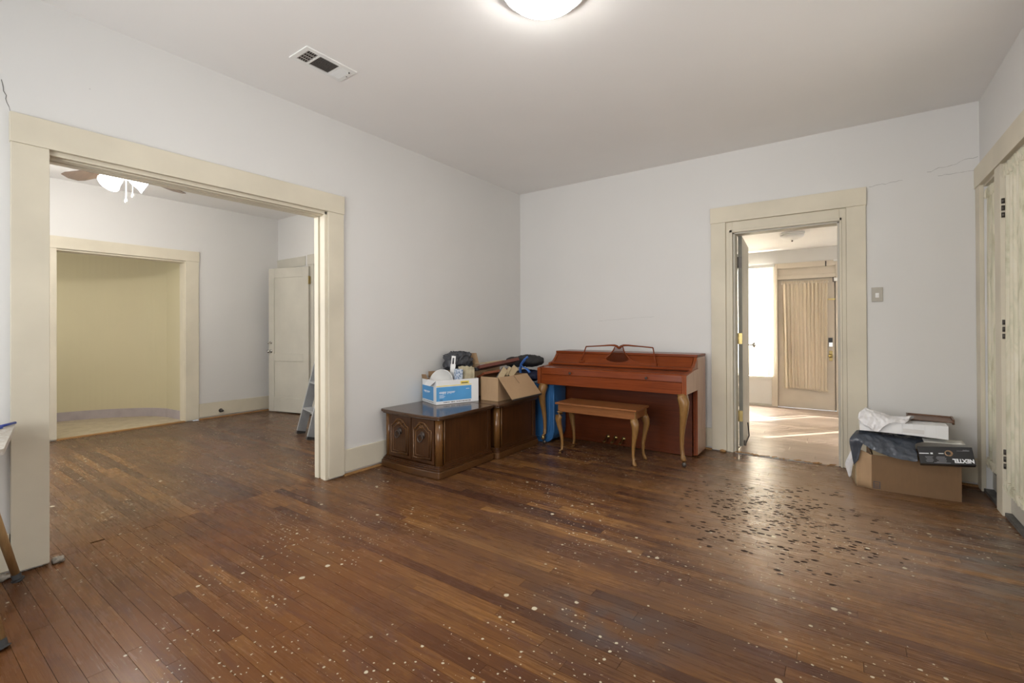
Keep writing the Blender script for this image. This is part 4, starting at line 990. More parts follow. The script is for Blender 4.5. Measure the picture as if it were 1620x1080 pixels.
# ================================================================== BOXES AND PILE ON THE CABINETS
def card(name, c, var=0.05):
    m, nt, bs = newmat(name); p = pos(nt, (1, 1, 0.15)); n = noise_(nt, p, 90, 2); q = noise_(nt, pos(nt), 4, 3)
    f = math_(nt, 'ADD', math_(nt, 'MULTIPLY', n, 0.4), math_(nt, 'MULTIPLY', q, 0.6))
    nt.links.new(ramp(nt, f, [(0.3, tuple(x*(1-2*var) for x in c[:3])+(1,)), (0.7, tuple(x*(1+var) for x in c[:3])+(1,))]), bs.inputs['Base Color'])
    bs.inputs['Roughness'].default_value = 0.75; bump(nt, bs, q, 0.15, 0.01); return m
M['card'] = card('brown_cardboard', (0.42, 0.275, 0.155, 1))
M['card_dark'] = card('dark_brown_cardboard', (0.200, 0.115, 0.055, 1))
M['card_in'] = card('inner_cardboard', (0.30, 0.185, 0.095, 1))
M['card_pale'] = card('pale_cardboard', (0.46, 0.36, 0.22, 1))
M['paper_white'] = plain('white_coated_board', (0.78, 0.79, 0.80, 1), 0.45, var=0.02)
M['blue_print'] = plain('bright_blue_print', (0.085, 0.33, 0.66, 1), 0.45, var=0.03)
M['yellow_print'] = plain('yellow_print', (0.85, 0.66, 0.10, 1), 0.5, var=0.02)
M['ink'] = plain('dark_ink', (0.05, 0.055, 0.07, 1), 0.6)
M['white_print'] = plain('white_print', (0.85, 0.87, 0.9, 1), 0.5, var=0.01)
def open_box(t, L_, Wd, Hh, z0, wall, inner, th=0.004):
    put('box_wall', MB().box(0, 0, z0, L_, th, z0+Hh).box(0, Wd-th, z0, L_, Wd, z0+Hh).box(0, th, z0, th, Wd-th, z0+Hh).box(L_-th, th, z0, L_, Wd-th, z0+Hh), wall, t, world=False)
    put('box_bottom', MB().box(0.0005, 0.0005, z0, L_-0.0005, Wd-0.0005, z0+th), wall, t, world=False)
    put('lining', MB().box(th, th, z0+th, L_-th, th+0.001, z0+Hh-0.003).box(th, Wd-th-0.001, z0+th, L_-th, Wd-th, z0+Hh-0.003).box(th, th, z0+th, th+0.001, Wd-th, z0+Hh-0.003).box(L_-th-0.001, th, z0+th, L_-th, Wd-th, z0+Hh-0.003), inner, t, world=False)
# white copier paper box: local x along its long printed side, local y toward the left wall
ang = math.atan2(0.391, 0.149)
cb = thing('copy_paper_box', 'white and blue copy paper carton, open, on the carved cabinet', 'box', (0.304, -1.733, 0.4765), (0, 0, ang))
BL, BWd, BH = 0.418, 0.300, 0.208
open_box(cb, BL, BWd, BH, 0.0, M['paper_white'], M['card_in'])
def on_front(x0, z0, x1, z1, mt, nm, e=0.0006): put(nm, MB().box(x0, -e, z0, x1, 0.0, z1), mt, cb, world=False)
on_front(0.002, 0.028, 0.345, 0.150, M['blue_print'], 'blue_panel')
on_front(0.002, 0.156, 0.345, 0.162, M['yellow_print'], 'yellow_stripe')
on_front(0.235, 0.166, 0.320, 0.192, M['yellow_print'], 'yellow_label')
put('blue_panel', MB().box(-0.0006, 0.055, 0.028, 0.0, BWd-0.004, 0.150), M['blue_print'], cb, world=False)
FX_ = FRM((0.030, -0.0008, 0.094), (1, 0, 0), (0, 0, 1))
text('lettering', 'copy', 0.034, M['white_print'], cb, FX_, bold=0.0007)
text('lettering', 'paper', 0.034, M['white_print'], cb, FRM((0.104, -0.0008, 0.094), (1, 0, 0), (0, 0, 1)), bold=0.0)
text('lettering', 'white', 0.015, M['white_print'], cb, FRM((0.290, -0.0008, 0.118), (1, 0, 0), (0, 0, 1)))
text('lettering', 'copy', 0.030, M['white_print'], cb, FRM((-0.0008, 0.262, 0.094), (0, -1, 0), (0, 0, 1)), bold=0.0007)
text('lettering', 'paper', 0.030, M['white_print'], cb, FRM((-0.0008, 0.198, 0.094), (0, -1, 0), (0, 0, 1)))
mb = MB(); rr = random.Random(4)
for row, (z, x0, x1, h) in enumerate(((0.078, 0.03, 0.07, .003), (0.068, 0.03, 0.085, .003), (0.058, 0.03, 0.075, .003))): mb.box(x0, -0.0012, z, x1, -0.0006, z+h)
put('small_print', mb, M['white_print'], cb, world=False)['kind'] = 'stuff'
mb = MB(); x = 0.07
while x < 0.33:
    l = rr.uniform(0.006, 0.026); mb.box(x, -0.0008, 0.012, x+l, 0, 0.018); x += l+rr.choice((0.004, 0.004, 0.014))
mb.box(0.034, -0.0012, 0.036, 0.062, -0.0006, 0.041); mb.box(0.245, -0.0012, 0.172, 0.308, -0.0006, 0.180)
y = 0.06
while y < 0.26:
    l = rr.uniform(0.006, 0.02); mb.box(-0.0008, y, 0.012, 0, y+l, 0.017); y += l+0.008
put('small_print', mb, M['ink'], cb, world=False)['kind'] = 'stuff'
# torn flaps at the near left corner
put('flap', MB().hexa([(-0.004, 0.008, 0.203), (0.0, 0.008, 0.203), (0.0, 0.17, 0.203), (-0.004, 0.17, 0.203)], [(-0.050, 0.02, 0.165), (-0.046, 0.02, 0.168), (-0.046, 0.150, 0.168), (-0.050, 0.15, 0.165)]), M['paper_white'], cb, world=False)
put('flap', MB().hexa([(-0.002, 0.175, 0.205), (0.002, 0.175, 0.205), (0.002, BWd, 0.205), (-0.002, BWd, 0.205)], [(-0.010, 0.205, 0.250), (-0.006, 0.205, 0.250), (-0.006, BWd-0.005, 0.243), (-0.010, BWd-0.005, 0.243)]), M['card_in'], cb, world=False)
put('flap', MB().box(0.06, BWd-0.003, 0.205, BL-0.02, BWd+0.001, 0.265), M['card_in'], cb, world=False)
def cbw(x, y, z): return Matrix.Rotation(ang, 4, 'Z')@Vector((x, y, z))+Vector((0.304, -1.733, 0.475))
# things in the carton
d = thing('serving_plate', 'round white plastic plate standing in the copy paper carton', 'plate', cbw(0.120, 0.150, 0.168))
mm = Matrix.Translation((0, 0, 0.0))@Matrix.Rotation(radians(12), 4, 'Z')@Matrix.Rotation(radians(76), 4, 'X')
put('disc', MB().lathe([(0.0, 0.0), (0.118, 0.0), (0.125, 0.004), (0.125, 0.014), (0.120, 0.014), (0.118, 0.006), (0.0, 0.004)], 40, mat=mm), M['white_pl'], d, world=False)
hgr = thing('white_handle', 'flat white plastic strip with a hanging slot, upright in the carton', 'handle', cbw(0.225, 0.165, 0.16))
pl = [(-0.022, 0), (0.030, 0), (0.026, 0.14), (0.022, 0.245), (-0.014, 0.25), (-0.020, 0.12)]
mm = Matrix.Rotation(radians(32), 4, 'Z')@Matrix.Rotation(radians(5), 4, 'Y')
mb = MB().box(-0.020, 0, 0, 0.026, 0.004, 0.175, mm).box(-0.016, 0, 0.175, -0.006, 0.004, 0.232, mm).box(0.010, 0, 0.175, 0.022, 0.004, 0.232, mm).box(-0.016, 0, 0.232, 0.022, 0.004, 0.250, mm)
put('strip', mb, M['white_pl'], hgr, world=False, bev=0.001)
M['blue_check'] = None
m_, nt, bs = newmat('blue_white_wrapper'); vv = N(nt, 'ShaderNodeTexVoronoi', Scale=55.0); nt.links.new(pos(nt), vv.inputs['Vector'])
nt.links.new(ramp(nt, vv.outputs['Distance'], [(0.25, (0.12, 0.20, 0.36, 1)), (0.55, (0.55, 0.62, 0.72, 1))]), bs.inputs['Base Color']); bs.inputs['Roughness'].default_value = 0.3; M['blue_check'] = m_
def rbox(name, label, cat, loc, rot, dx, dy, dz, mt, bev=0.003, group=None, extra=None):
    t = thing(name, label, cat, loc, rot, group)
    put('body', MB().box(-dx/2, -dy/2, 0, dx/2, dy/2, dz), mt, t, world=False, bev=bev)
    return t
t = rbox('wrapped_packet', 'blue and white patterned packet standing in the carton', 'packet', cbw(0.245, 0.075, 0.10), (0, radians(3), ang), 0.07, 0.06, 0.195, M['blue_check'], 0.012)
# beige paper bundle made of separate sheets
t = thing('paper_bundle', 'bundle of beige papers standing on edge in the carton', 'papers', cbw(0.345, 0.11, 0.08), (0, 0, ang))
M['beige_paper'] = plain('beige_paper', (0.47, 0.41, 0.28, 1), 0.8, var=0.12, nscale=20)
for i in range(12):
    h = random.uniform(0.20, 0.235); y = -0.07+i*0.0115; k = radians(random.uniform(-7, 7)); mm = Matrix.Translation((random.uniform(-.006, .006), y, 0))@Matrix.Rotation(k, 4, 'X')@Matrix.Rotation(radians(random.uniform(-4, 4)), 4, 'Z')
    def pf(u, v, h=h, i=i): return mm@Vector((-0.048+0.096*u, 0.004*sin(u*9+i)+0.003*sin(v*7+i), h*v+0.004*sin(u*11+i*2)*v))
    put('sheet', MB().grid(pf, 8, 5), M['beige_paper'], t, world=False, solid=0.0012)
def crumple(fn, nu, nv, amp, sc, seed=0, ridge=True):
    off = Vector((seed*7.3, seed*3.1, seed*1.7))
    def f(u, v):
        p, n_ = fn(u, v); q = p*sc+off
        a = noise.noise(q)+0.5*noise.noise(q*2.1)+0.25*noise.noise(q*4.3)
        if ridge: a = 0.5-abs(noise.noise(q))*2.0+0.5*(0.5-abs(noise.noise(q*2.3+off))*2.0)
        return p+n_*a*amp
    return MB().grid(f, nu, nv)
def blob(c, r, ex=0.8):
    c = Vector(c)
    def fn(u, v):
        th, ph = 2*pi*u, pi*v; n_ = Vector((sin(ph)*cos(th), sin(ph)*sin(th), -cos(ph)))
        q = Vector([math.copysign(abs(k)**ex, k) for k in n_]); p = c+Vector((q.x*r[0], q.y*r[1], q.z*r[2]))
        return p, n_
    return fn
def plastic(name, c, rough=0.3, sc=26, st=0.35):
    m, nt, bs = newmat(name); bs.inputs['Base Color'].default_value = c; bs.inputs['Roughness'].default_value = rough
    q = pos(nt); v = N(nt, 'ShaderNodeTexVoronoi', Scale=sc, feature='SMOOTH_F1'); nt.links.new(q, v.inputs['Vector'])
    bump(nt, bs, math_(nt, 'ADD', v.outputs['Distance'], noise_(nt, q, sc*1.7, 3)), st, 0.012); return m
M['grey_bag'] = plastic('dark_grey_plastic_bag', (0.050, 0.053, 0.062, 1), 0.34, 20, 0.5)
M['black_cloth'] = plain('black_cloth', (0.014, 0.013, 0.014, 1), 0.75, var=0.2, bumpy=0.4, bscale=40)
M['navy_cloth'] = plain('navy_cloth', (0.018, 0.022, 0.060, 1), 0.7, var=0.25, bumpy=0.4, bscale=30)
M['white_bag'] = plastic('white_plastic_bag', (0.74, 0.73, 0.74, 1), 0.35, 30, 0.3)
M['black_sheet'] = plastic('black_plastic_sheeting', (0.060, 0.070, 0.090, 1), 0.25, 14, 0.55)
M['blue_strap'] = plain('blue_webbing', (0.045, 0.15, 0.48, 1), 0.6, var=0.1, bumpy=0.3, bscale=200)
M['maroon'] = plain('maroon_folder', (0.13, 0.038, 0.026, 1), 0.45, var=0.1)
M['redbrown'] = plain('red_brown_folder', (0.20, 0.055, 0.022, 1), 0.42, var=0.1)
# tall cardboard box behind, with a grey plastic bag over it
tb = thing('cardboard_box', 'tall brown cardboard box half covered by grey plastic at the wall', 'box', (0.045, -1.095, 0.4765))
open_box(tb, 0.24, 0.30, 0.27, 0.0, M['card'], M['card_in'])
put('flap', MB().hexa([(0.045, 0.0, 0.268), (0.225, 0.0, 0.268), (0.225, 0.004, 0.268), (0.045, 0.004, 0.268)], [(0.060, 0.012, 0.412), (0.165, 0.012, 0.416), (0.165, 0.016, 0.416), (0.060, 0.016, 0.412)]), M['card'], tb, world=False)
put('flap', MB().hexa([(0.0, 0.298, 0.268), (0.24, 0.298, 0.268), (0.24, 0.302, 0.268), (0.0, 0.302, 0.268)], [(0.02, 0.41, 0.30), (0.22, 0.41, 0.30), (0.22, 0.414, 0.296), (0.02, 0.414, 0.296)]), M['card_pale'], tb, world=False)
g = thing('plastic_bag', 'crumpled dark grey plastic bag piled against the wall behind the carton', 'bag', (0.12, -1.27, 0.70))
put('bag', crumple(blob((0.130, -1.262, 0.812), (0.090, 0.128, 0.088), 0.5), 110, 70, 0.032, 15, 3), M['grey_bag'], g)
# second cardboard box, with a big flap hanging over the cabinet's edge
a2 = math.pi/2
kb = thing('cardboard_box', 'brown cardboard box with a wide flap hanging open over the cabinet beside the piano', 'box', (0.632, -1.283, 0.4765), (0, 0, a2))
open_box(kb, 0.475, 0.20, 0.215, 0.0, M['card'], M['card_in'])
put('flap', MB().hexa([(0.002, -0.002, 0.213), (0.473, -0.002, 0.213), (0.473, 0.002, 0.216), (0.002, 0.002, 0.216)], [(0.010, -0.150, 0.024), (0.500, -0.150, 0.024), (0.500, -0.146, 0.027), (0.010, -0.146, 0.027)]), M['card'], kb, world=False)
put('flap_slit', MB().hexa([(0.235, -0.0044, 0.2125), (0.239, -0.0044, 0.2125), (0.239, -0.003, 0.2145), (0.235, -0.003, 0.2145)], [(0.252, -0.0585, 0.1440), (0.255, -0.0585, 0.1440), (0.255, -0.0545, 0.147), (0.252, -0.0545, 0.147)]), M['dark_gap'], kb, world=False)
put('torn_tape', MB().hexa([(0.03, -0.156, 0.016), (0.49, -0.156, 0.016), (0.49, -0.149, 0.016), (0.03, -0.149, 0.016)], [(0.010, -0.152, 0.030), (0.500, -0.152, 0.030), (0.500, -0.147, 0.030), (0.010, -0.147, 0.030)]), M['dark_metal'], kb, world=False)
put('flap', MB().hexa([(-0.002, 0.003, 0.204), (0.002, 0.003, 0.204), (0.002, 0.182, 0.204), (-0.002, 0.182, 0.204)], [(0.035, 0.01, 0.12), (0.038, 0.01, 0.12), (0.038, 0.175, 0.12), (0.035, 0.175, 0.12)]), M['card'], kb, world=False)
def kbw(x, y, z): return Matrix.Rotation(a2, 4, 'Z')@Vector((x, y, z))+Vector((0.632, -1.283, 0.491))
def plank_thing(name, label, cat, a, b, w_, t_, mt, roll=0.0, group=None, bev=0.002, pages=None):
    a, b = Vector(a), Vector(b); L_ = (b-a).length; m_ = (b-a).to_track_quat('X', 'Z').to_matrix().to_4x4()@Matrix.Rotation(roll, 4, 'X'); 
    t = thing(name, label, cat, a, m_.to_euler(), group)
    put('cover', MB().box(0, -w_/2, 0, L_, w_/2, t_), mt, t, world=False, bev=bev)
    if pages: put('pages', MB().box(-0.002, -w_/2+0.004, t_*0.15, L_-0.004, w_/2+0.001, t_*0.85), pages, t, world=False)
    return t
plank_thing('album', 'long maroon album lying on top of the open box', 'album', (0.375, -1.275, 0.745), (0.520, -0.850, 0.800), 0.15, 0.030, M['maroon'], radians(-18))
plank_thing('folder', 'red brown folder under the maroon album', 'folder', (0.430, -1.280, 0.690), (0.535, -0.93, 0.715), 0.14, 0.022, M['redbrown'], radians(-22))
plank_thing('folder', 'flat pale board sheet behind the maroon album', 'board', (0.28, -1.13, 0.790), (0.36, -0.84, 0.808), 0.12, 0.006, M['card_pale'], radians(-4))
plank_thing('binder', 'small black binder end between the papers and the album', 'binder', (0.40, -1.32, 0.745), (0.36, -1.20, 0.755), 0.05, 0.026, M['black'], 0)
M['blackblue'] = plain('slate_book_cover', (0.05, 0.065, 0.08, 1), 0.4)
plank_thing('book', 'upright book with pale page edges leaning out of the open box, nearest', 'book', (0.600, -1.245, 0.665), (0.585, -1.13, 0.752), 0.055, 0.026, M['card_pale'], radians(60), bev=0.001, pages=M['blackblue'])
plank_thing('book', 'slanted book with pale page edges at the middle of the open box', 'book', (0.590, -1.075, 0.675), (0.565, -0.930, 0.745), 0.060, 0.030, M['card_pale'], radians(50), bev=0.001, pages=M['blackblue'])
plank_thing('wood_block', 'pale wooden slat lying across the open box', 'slat', (0.60, -1.12, 0.690), (0.575, -1.02, 0.755), 0.030, 0.016, M['card_pale'], radians(20))
plank_thing('folder', 'tan folded cardboard piece inside the open box', 'cardboard', (0.535, -1.13, 0.60), (0.53, -0.95, 0.62), 0.13, 0.006, M['card_pale'], radians(-10))
# dark bags with blue straps, heaped between the box and the piano
bg_ = thing('duffel_bag', 'black duffel bag with blue straps slumped between the box and the piano', 'bag', (0.47, -0.62, 0.60))
put('bag', crumple(blob((0.520, -0.60, 0.798), (0.150, 0.130, 0.054), 0.9), 60, 36, 0.018, 10, 5), M['black_cloth'], bg_)
put('side_pocket', crumple(blob((0.40, -0.66, 0.785), (0.110, 0.10, 0.048)), 50, 30, 0.016, 11, 8), M['black_cloth'], bg_)
for pts, rr_ in (([(0.572, -0.700, 0.842), (0.552, -0.735, 0.815), (0.520, -0.745, 0.775), (0.512, -0.755, 0.72), (0.525, -0.76, 0.665)], 0.022), ([(0.520, -0.755, 0.765), (0.56, -0.765, 0.745), (0.60, -0.76, 0.728), (0.625, -0.75, 0.695)], 0.017)):
    put('strap', MB().tube(pts, rr_, 8, flat=0.35, up=(1, 0, 0)), M['blue_strap'], bg_)
nb = thing('navy_jacket', 'dark navy jacket stuffed under the duffel bag above the blue bin', 'jacket', (0.50, -0.62, 0.58))
put('cloth', crumple(blob((0.515, -0.605, 0.650), (0.150, 0.120, 0.050)), 60, 36, 0.016, 12, 11), M['navy_cloth'], nb)
# blue bin standing behind the cabinet
M['blue_bin'] = plain('blue_bin_plastic', (0.026, 0.11, 0.27, 1), 0.38, var=0.05)
bb = thing('storage_bin', 'blue plastic bin standing on end behind the left piano leg', 'bin', (0.60, -0.54, 0))
x0, x1, z1 = 0.34, 0.835, 0.575
def rr_poly(x0, x1, z0, z1, r):
    pl = [(x0, z1), (x0, z0+r)]
    for i in range(1, 9): an = pi+pi/2*i/8; pl.append((x0+r+r*cos(an), z0+r+r*sin(an)))
    for i in range(0, 9): an = -pi/2+pi/2*i/8; pl.append((x1-r+r*cos(an), z0+r+r*sin(an)))
    pl.append((x1, z1)); return pl
put('bin_shell', MB().prism(rr_poly(x0, x1, 0.004, z1, 0.11), 'y', -0.645, -0.40, smooth=True), M['blue_bin'], bb, bev=0.006)
def rimpts(e, y): return [(a, y, b) for a, b in rr_poly(x0+e, x1-e, 0.004+e, z1-0.01, 0.11)]
put('bin_rim', MB().tube(rimpts(0.0, -0.645), 0.008, 8), M['blue_bin'], bb)
put('bin_rim', MB().tube(rimpts(0.045, -0.645), 0.006, 8), M['blue_bin'], bb)

# ================================================================== PILE IN THE RIGHT CORNER
rb = thing('cardboard_box', 'large brown cardboard box on the floor in the right corner under black plastic', 'box', (3.322, -0.505, 0), (0, 0, radians(3)))
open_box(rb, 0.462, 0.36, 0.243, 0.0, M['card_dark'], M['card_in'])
def flapf(u, v): 
    x = -0.085*u; return (x, 0.004+0.03*sin(u*2.2)+0.02*u*v, 0.001+v*(0.238+0.028*u)+0.0)
put('side_flap', MB().grid(flapf, 10, 6), M['card'], rb, world=False, solid=0.005)
def flapg(u, v): return (-0.085-0.012*u+0.01*v, 0.055+0.18*u, 0.002+v*0.265-0.03*u*v)
put('side_flap', MB().grid(flapg, 6, 6), M['card_pale'], rb, world=False, solid=0.005)
put('inner_flap', MB().hexa([(0.01, 0.02, 0.235), (0.14, 0.008, 0.235), (0.14, 0.012, 0.235), (0.01, 0.024, 0.235)], [(0.00, 0.07, 0.30), (0.10, 0.05, 0.275), (0.10, 0.054, 0.275), (0.0, 0.074, 0.30)]), M['card_pale'], rb, world=False)
mb = MB()
for a, b_, c_, d_ in ((0.008, 0.012, 0.046, 0.016), (0.008, 0.056, 0.046, 0.060), (0.008, 0.012, 0.012, 0.060), (0.042, 0.012, 0.046, 0.060), (0.012, 0.040, 0.042, 0.043), (0.012, 0.030, 0.042, 0.033), (0.012, 0.022, 0.042, 0.025)):
    mb.box(a, -0.0009, b_, c_, -0.0001, d_)
put('printed_mark', mb, M['ink'], rb, world=False)
put('printed_mark', MB().box(0.425, -0.0009, 0.225, 0.452, -0.0001, 0.237), M['ink'], rb, world=False)
def catmull(P, t):
    n = len(P)-1; s_ = t*n; i = min(int(s_), n-1); f_ = s_-i
    p0, p1, p2, p3 = P[max(i-1, 0)], P[i], P[i+1], P[min(i+2, n)]
    return 0.5*((2*p1)+(-p0+p2)*f_+(2*p0-5*p1+4*p2-p3)*f_*f_+(-p0+3*p1-3*p2+p3)*f_**3)
def patch(ctrl, nu, nv, amp, sc, seed=0):
    C_ = [[Vector(q) for q in row] for row in ctrl]; off = Vector((seed*5.1, seed*2.3, seed))
    def f(u, v):
        q = catmull([catmull(row, u) for row in C_], v); w_ = q*sc+off
        a = (0.35-abs(noise.noise(w_))*1.6)+0.45*(0.35-abs(noise.noise(w_*2.2))*1.6)
        e = min(1.0, 6*min(v+0.15, 1.0))
        return q+Vector((0.1, -0.6, 0.8))*a*amp*e
    return MB().grid(f, nu, nv)
ps = thing('plastic_sheet', 'crumpled dark grey plastic sheeting draped over the corner cardboard box', 'plastic sheet', (3.42, -0.45, 0.25))
ctrl = [[(3.262, -0.535, 0.325), (3.315, -0.545, 0.292), (3.385, -0.550, 0.268), (3.460, -0.548, 0.248), (3.530, -0.545, 0.240), (3.562, -0.545, 0.245)],
        [(3.245, -0.520, 0.350), (3.310, -0.525, 0.335), (3.385, -0.520, 0.320), (3.460, -0.515, 0.305), (3.530, -0.510, 0.295), (3.563, -0.505, 0.295)],
        [(3.250, -0.470, 0.388), (3.310, -0.470, 0.384), (3.385, -0.465, 0.372), (3.460, -0.460, 0.360), (3.530, -0.450, 0.352), (3.57, -0.44, 0.345)],
        [(3.265, -0.33, 0.392), (3.330, -0.33, 0.388), (3.400, -0.33, 0.378), (3.480, -0.33, 0.370), (3.60, -0.33, 0.365), (3.72, -0.32, 0.36)],
        [(3.265, -0.20, 0.375), (3.330, -0.18, 0.372), (3.400, -0.18, 0.37), (3.480, -0.18, 0.365), (3.60, -0.18, 0.36), (3.73, -0.18, 0.355)]]
put('sheet', patch(ctrl, 80, 60, 0.011, 13, 2), M['black_sheet'], ps, solid=0.0015)
ctrl = [[(3.222, -0.495, 0.145), (3.226, -0.492, 0.160), (3.236, -0.490, 0.175), (3.246, -0.495, 0.19)],
        [(3.205, -0.500, 0.250), (3.222, -0.500, 0.255), (3.246, -0.495, 0.262), (3.262, -0.50, 0.275)],
        [(3.196, -0.505, 0.325), (3.218, -0.515, 0.330), (3.246, -0.515, 0.330), (3.275, -0.535, 0.325)],
        [(3.212, -0.48, 0.360), (3.230, -0.485, 0.366), (3.250, -0.49, 0.368), (3.285, -0.50, 0.365)],
        [(3.240, -0.40, 0.385), (3.250, -0.40, 0.388), (3.265, -0.40, 0.39), (3.29, -0.40, 0.39)]]
put('hanging_tail', patch(ctrl, 16, 30, 0.006, 16, 4), M['black_sheet'], ps, solid=0.0015)
wb_ = thing('plastic_bag', 'white plastic bag hanging low at the left end of the corner box', 'bag', (3.19, -0.40, 0.0))
ctrl = [[(3.190, -0.41, 0.045), (3.197, -0.41, 0.040), (3.206, -0.41, 0.05)], [(3.170, -0.42, 0.13), (3.195, -0.425, 0.125), (3.215, -0.42, 0.13)],
        [(3.188, -0.42, 0.19), (3.208, -0.425, 0.20), (3.232, -0.42, 0.20)], [(3.212, -0.41, 0.26), (3.225, -0.41, 0.27), (3.240, -0.40, 0.27)], [(3.23, -0.39, 0.34), (3.24, -0.39, 0.35), (3.25, -0.38, 0.35)]]
put('bag', patch(ctrl, 14, 26, 0.010, 24, 7), M['white_bag'], wb_, solid=0.001)
# flat white box with a slight sag
fb = thing('flat_white_box', 'flat white cardboard box lying on the black plastic', 'box', (3.49, -0.36, 0.40))
def sag(x): return 0.010*sin((x-3.255)/0.465*pi)
mb = MB(); n_ = 8
for i in range(n_):
    xa, xb = 3.255+0.465*i/n_, 3.255+0.465*(i+1)/n_
    za, zb = 0.405-0.008*i/n_+sag(xa)*0.4, 0.405-0.008*(i+1)/n_+sag(xb)*0.4; ta, tb = 0.478+0.008*i/n_-sag(xa)*0.3, 0.478+0.008*(i+1)/n_-sag(xb)*0.3
    mb.hexa([(xa, -0.50, za), (xb, -0.50, zb), (xb, -0.22, zb+0.002), (xa, -0.22, za+0.002)], [(xa, -0.50, ta), (xb, -0.50, tb), (xb, -0.22, tb), (xa, -0.22, ta)])
put('box', mb, M['paper_white'], fb, bev=0.0015)
M['paper_grey'] = plain('worn_white_label', (0.66, 0.65, 0.64, 1), 0.5)
put('worn_label', MB().box(3.49, -0.5012, 0.418, 3.60, -0.5, 0.446), M['paper_grey'], fb)
M['drawer_wood'] = wood('dark_brown_tray_wood', (0.060, 0.022, 0.010, 1), (0.16, 0.070, 0.028, 1), 'x', 4, 0.4, 16)
tr = thing('wooden_tray', 'dark brown wooden tray lying behind the flat white box on top', 'tray', (3.655, -0.33, 0.4895), (0, 0, radians(-4)))
put('tray_bottom', MB().box(-0.125, -0.03, 0.0, 0.115, 0.19, 0.004), M['drawer_wood'], tr, world=False)
put('tray_side', MB().box(-0.13, 0.19, 0.0, 0.12, 0.20, 0.012).box(-0.13, -0.03, 0.0, -0.12, 0.19, 0.012), M['drawer_wood'], tr, world=False, bev=0.001)
put('tray_end', MB().box(0.108, 0.03, -0.020, 0.12, 0.20, 0.014), M['drawer_wood'], tr, world=False, bev=0.001)
wt = thing('plastic_bag', 'crumpled white plastic bag heaped on top of the flat white box', 'bag', (3.36, -0.42, 0.48))
ctrl = [[(3.262, -0.515, 0.470), (3.300, -0.522, 0.440), (3.352, -0.524, 0.412), (3.385, -0.522, 0.445), (3.43, -0.518, 0.478), (3.50, -0.512, 0.482)],
        [(3.248, -0.490, 0.490), (3.290, -0.500, 0.498), (3.340, -0.500, 0.488), (3.395, -0.495, 0.498), (3.44, -0.49, 0.494), (3.52, -0.49, 0.498)],
        [(3.255, -0.440, 0.520), (3.290, -0.440, 0.550), (3.335, -0.440, 0.538), (3.395, -0.430, 0.520), (3.45, -0.43, 0.510), (3.54, -0.43, 0.522)],
        [(3.268, -0.380, 0.515), (3.300, -0.380, 0.545), (3.340, -0.380, 0.530), (3.395, -0.370, 0.515), (3.45, -0.38, 0.505), (3.56, -0.39, 0.512)],
        [(3.28, -0.32, 0.490), (3.31, -0.31, 0.494), (3.350, -0.31, 0.492), (3.395, -0.31, 0.49), (3.45, -0.33, 0.49), (3.54, -0.36, 0.49)]]
put('bag', patch(ctrl, 70, 50, 0.012, 22, 9), M['white_bag'], wt, solid=0.001)
# black phone box, printed upside down
M['box_black'] = plain('black_printed_board', (0.018, 0.018, 0.020, 1), 0.35, var=0.05)
M['gold'] = plain('tan_emblem', (0.42, 0.28, 0.17, 1), 0.5, var=0.3, nscale=60)
M['grey_print'] = plain('grey_print', (0.30, 0.30, 0.32, 1), 0.5)
O_ = Vector((3.574, -0.560, 0.236)); XD = Vector((3.838, -0.565, 0.268))-O_; YD = Vector((0.0, 0.052, 0.100))
pb = thing('phone_box', 'black phone box printed NEXTEL, upside down on the corner box', 'box', O_)
fm = FRM((0, 0, 0), XD, YD); pb.rotation_euler = fm.to_euler(); bwid, bhei = XD.length, 0.114
put('box', MB().box(0, 0, -0.045, bwid, bhei, 0), M['box_black'], pb, world=False, bev=0.0015)
def ud(x, y): return FRM((x, y, 0.0004), (-1, 0, 0), (0, -1, 0))     # rotated half a turn
text('lettering', 'NEXTEL', 0.034, M['white_print'], pb, ud(bwid-0.004, 0.036), bold=0.0014, sx=0.82)
text('lettering', 'Phone', 0.012, M['grey_print'], pb, ud(bwid-0.016, 0.096))
mb = MB(); rr = random.Random(8)
mb.box(0.004, 0.066, 0.0, 0.052, 0.071, 0.0006); mb.box(0.060, 0.064, 0.0, 0.072, 0.074, 0.0006); mb.box(0.10, 0.068, 0, 0.125, 0.072, 0.0006)
put('lettering', mb, M['white_print'], pb, world=False)
mb = MB()
for r_ in range(5):
    for (a, b_) in ((0.030, 0.072), (0.082, 0.135)): mb.box(a+rr.uniform(0, .012), 0.014+r_*0.008, 0.0, b_-rr.uniform(0, .008), 0.0165+r_*0.008, 0.0005)
mb.box(0.070, 0.008, 0, 0.150, 0.0105, 0.0005); mb.box(0.19, 0.088, 0, 0.245, 0.090, 0.0005)
put('small_print', mb, M['grey_print'], pb, world=False)['kind'] = 'stuff'
put('round_emblem', MB().lathe([(0.0, 0.0006), (0.020, 0.0006), (0.020, 0.0)], 20, (0.150, 0.072, 0)), M['gold'], pb, world=False)
put('round_emblem', MB().lathe([(0.010, 0.0009), (0.012, 0.0009), (0.012, 0.0), (0.010, 0.0)], 20, (0.147, 0.072, 0)), M['box_black'], pb, world=False)
M['paper_sheet'] = plain('loose_white_paper', (0.62, 0.61, 0.57, 1), 0.7)
sp = thing('paper_sheet', 'loose off-white sheet lying between the white box and the phone box', 'paper', (3.69, -0.40, 0.38))
def shf(u, v): return (3.60+0.20*u, -0.49+0.10*v, 0.362+0.018*u+0.004*sin(u*4+1)+0.008*v)
put('sheet', MB().grid(shf, 12, 6), M['paper_sheet'], sp, solid=0.0015)

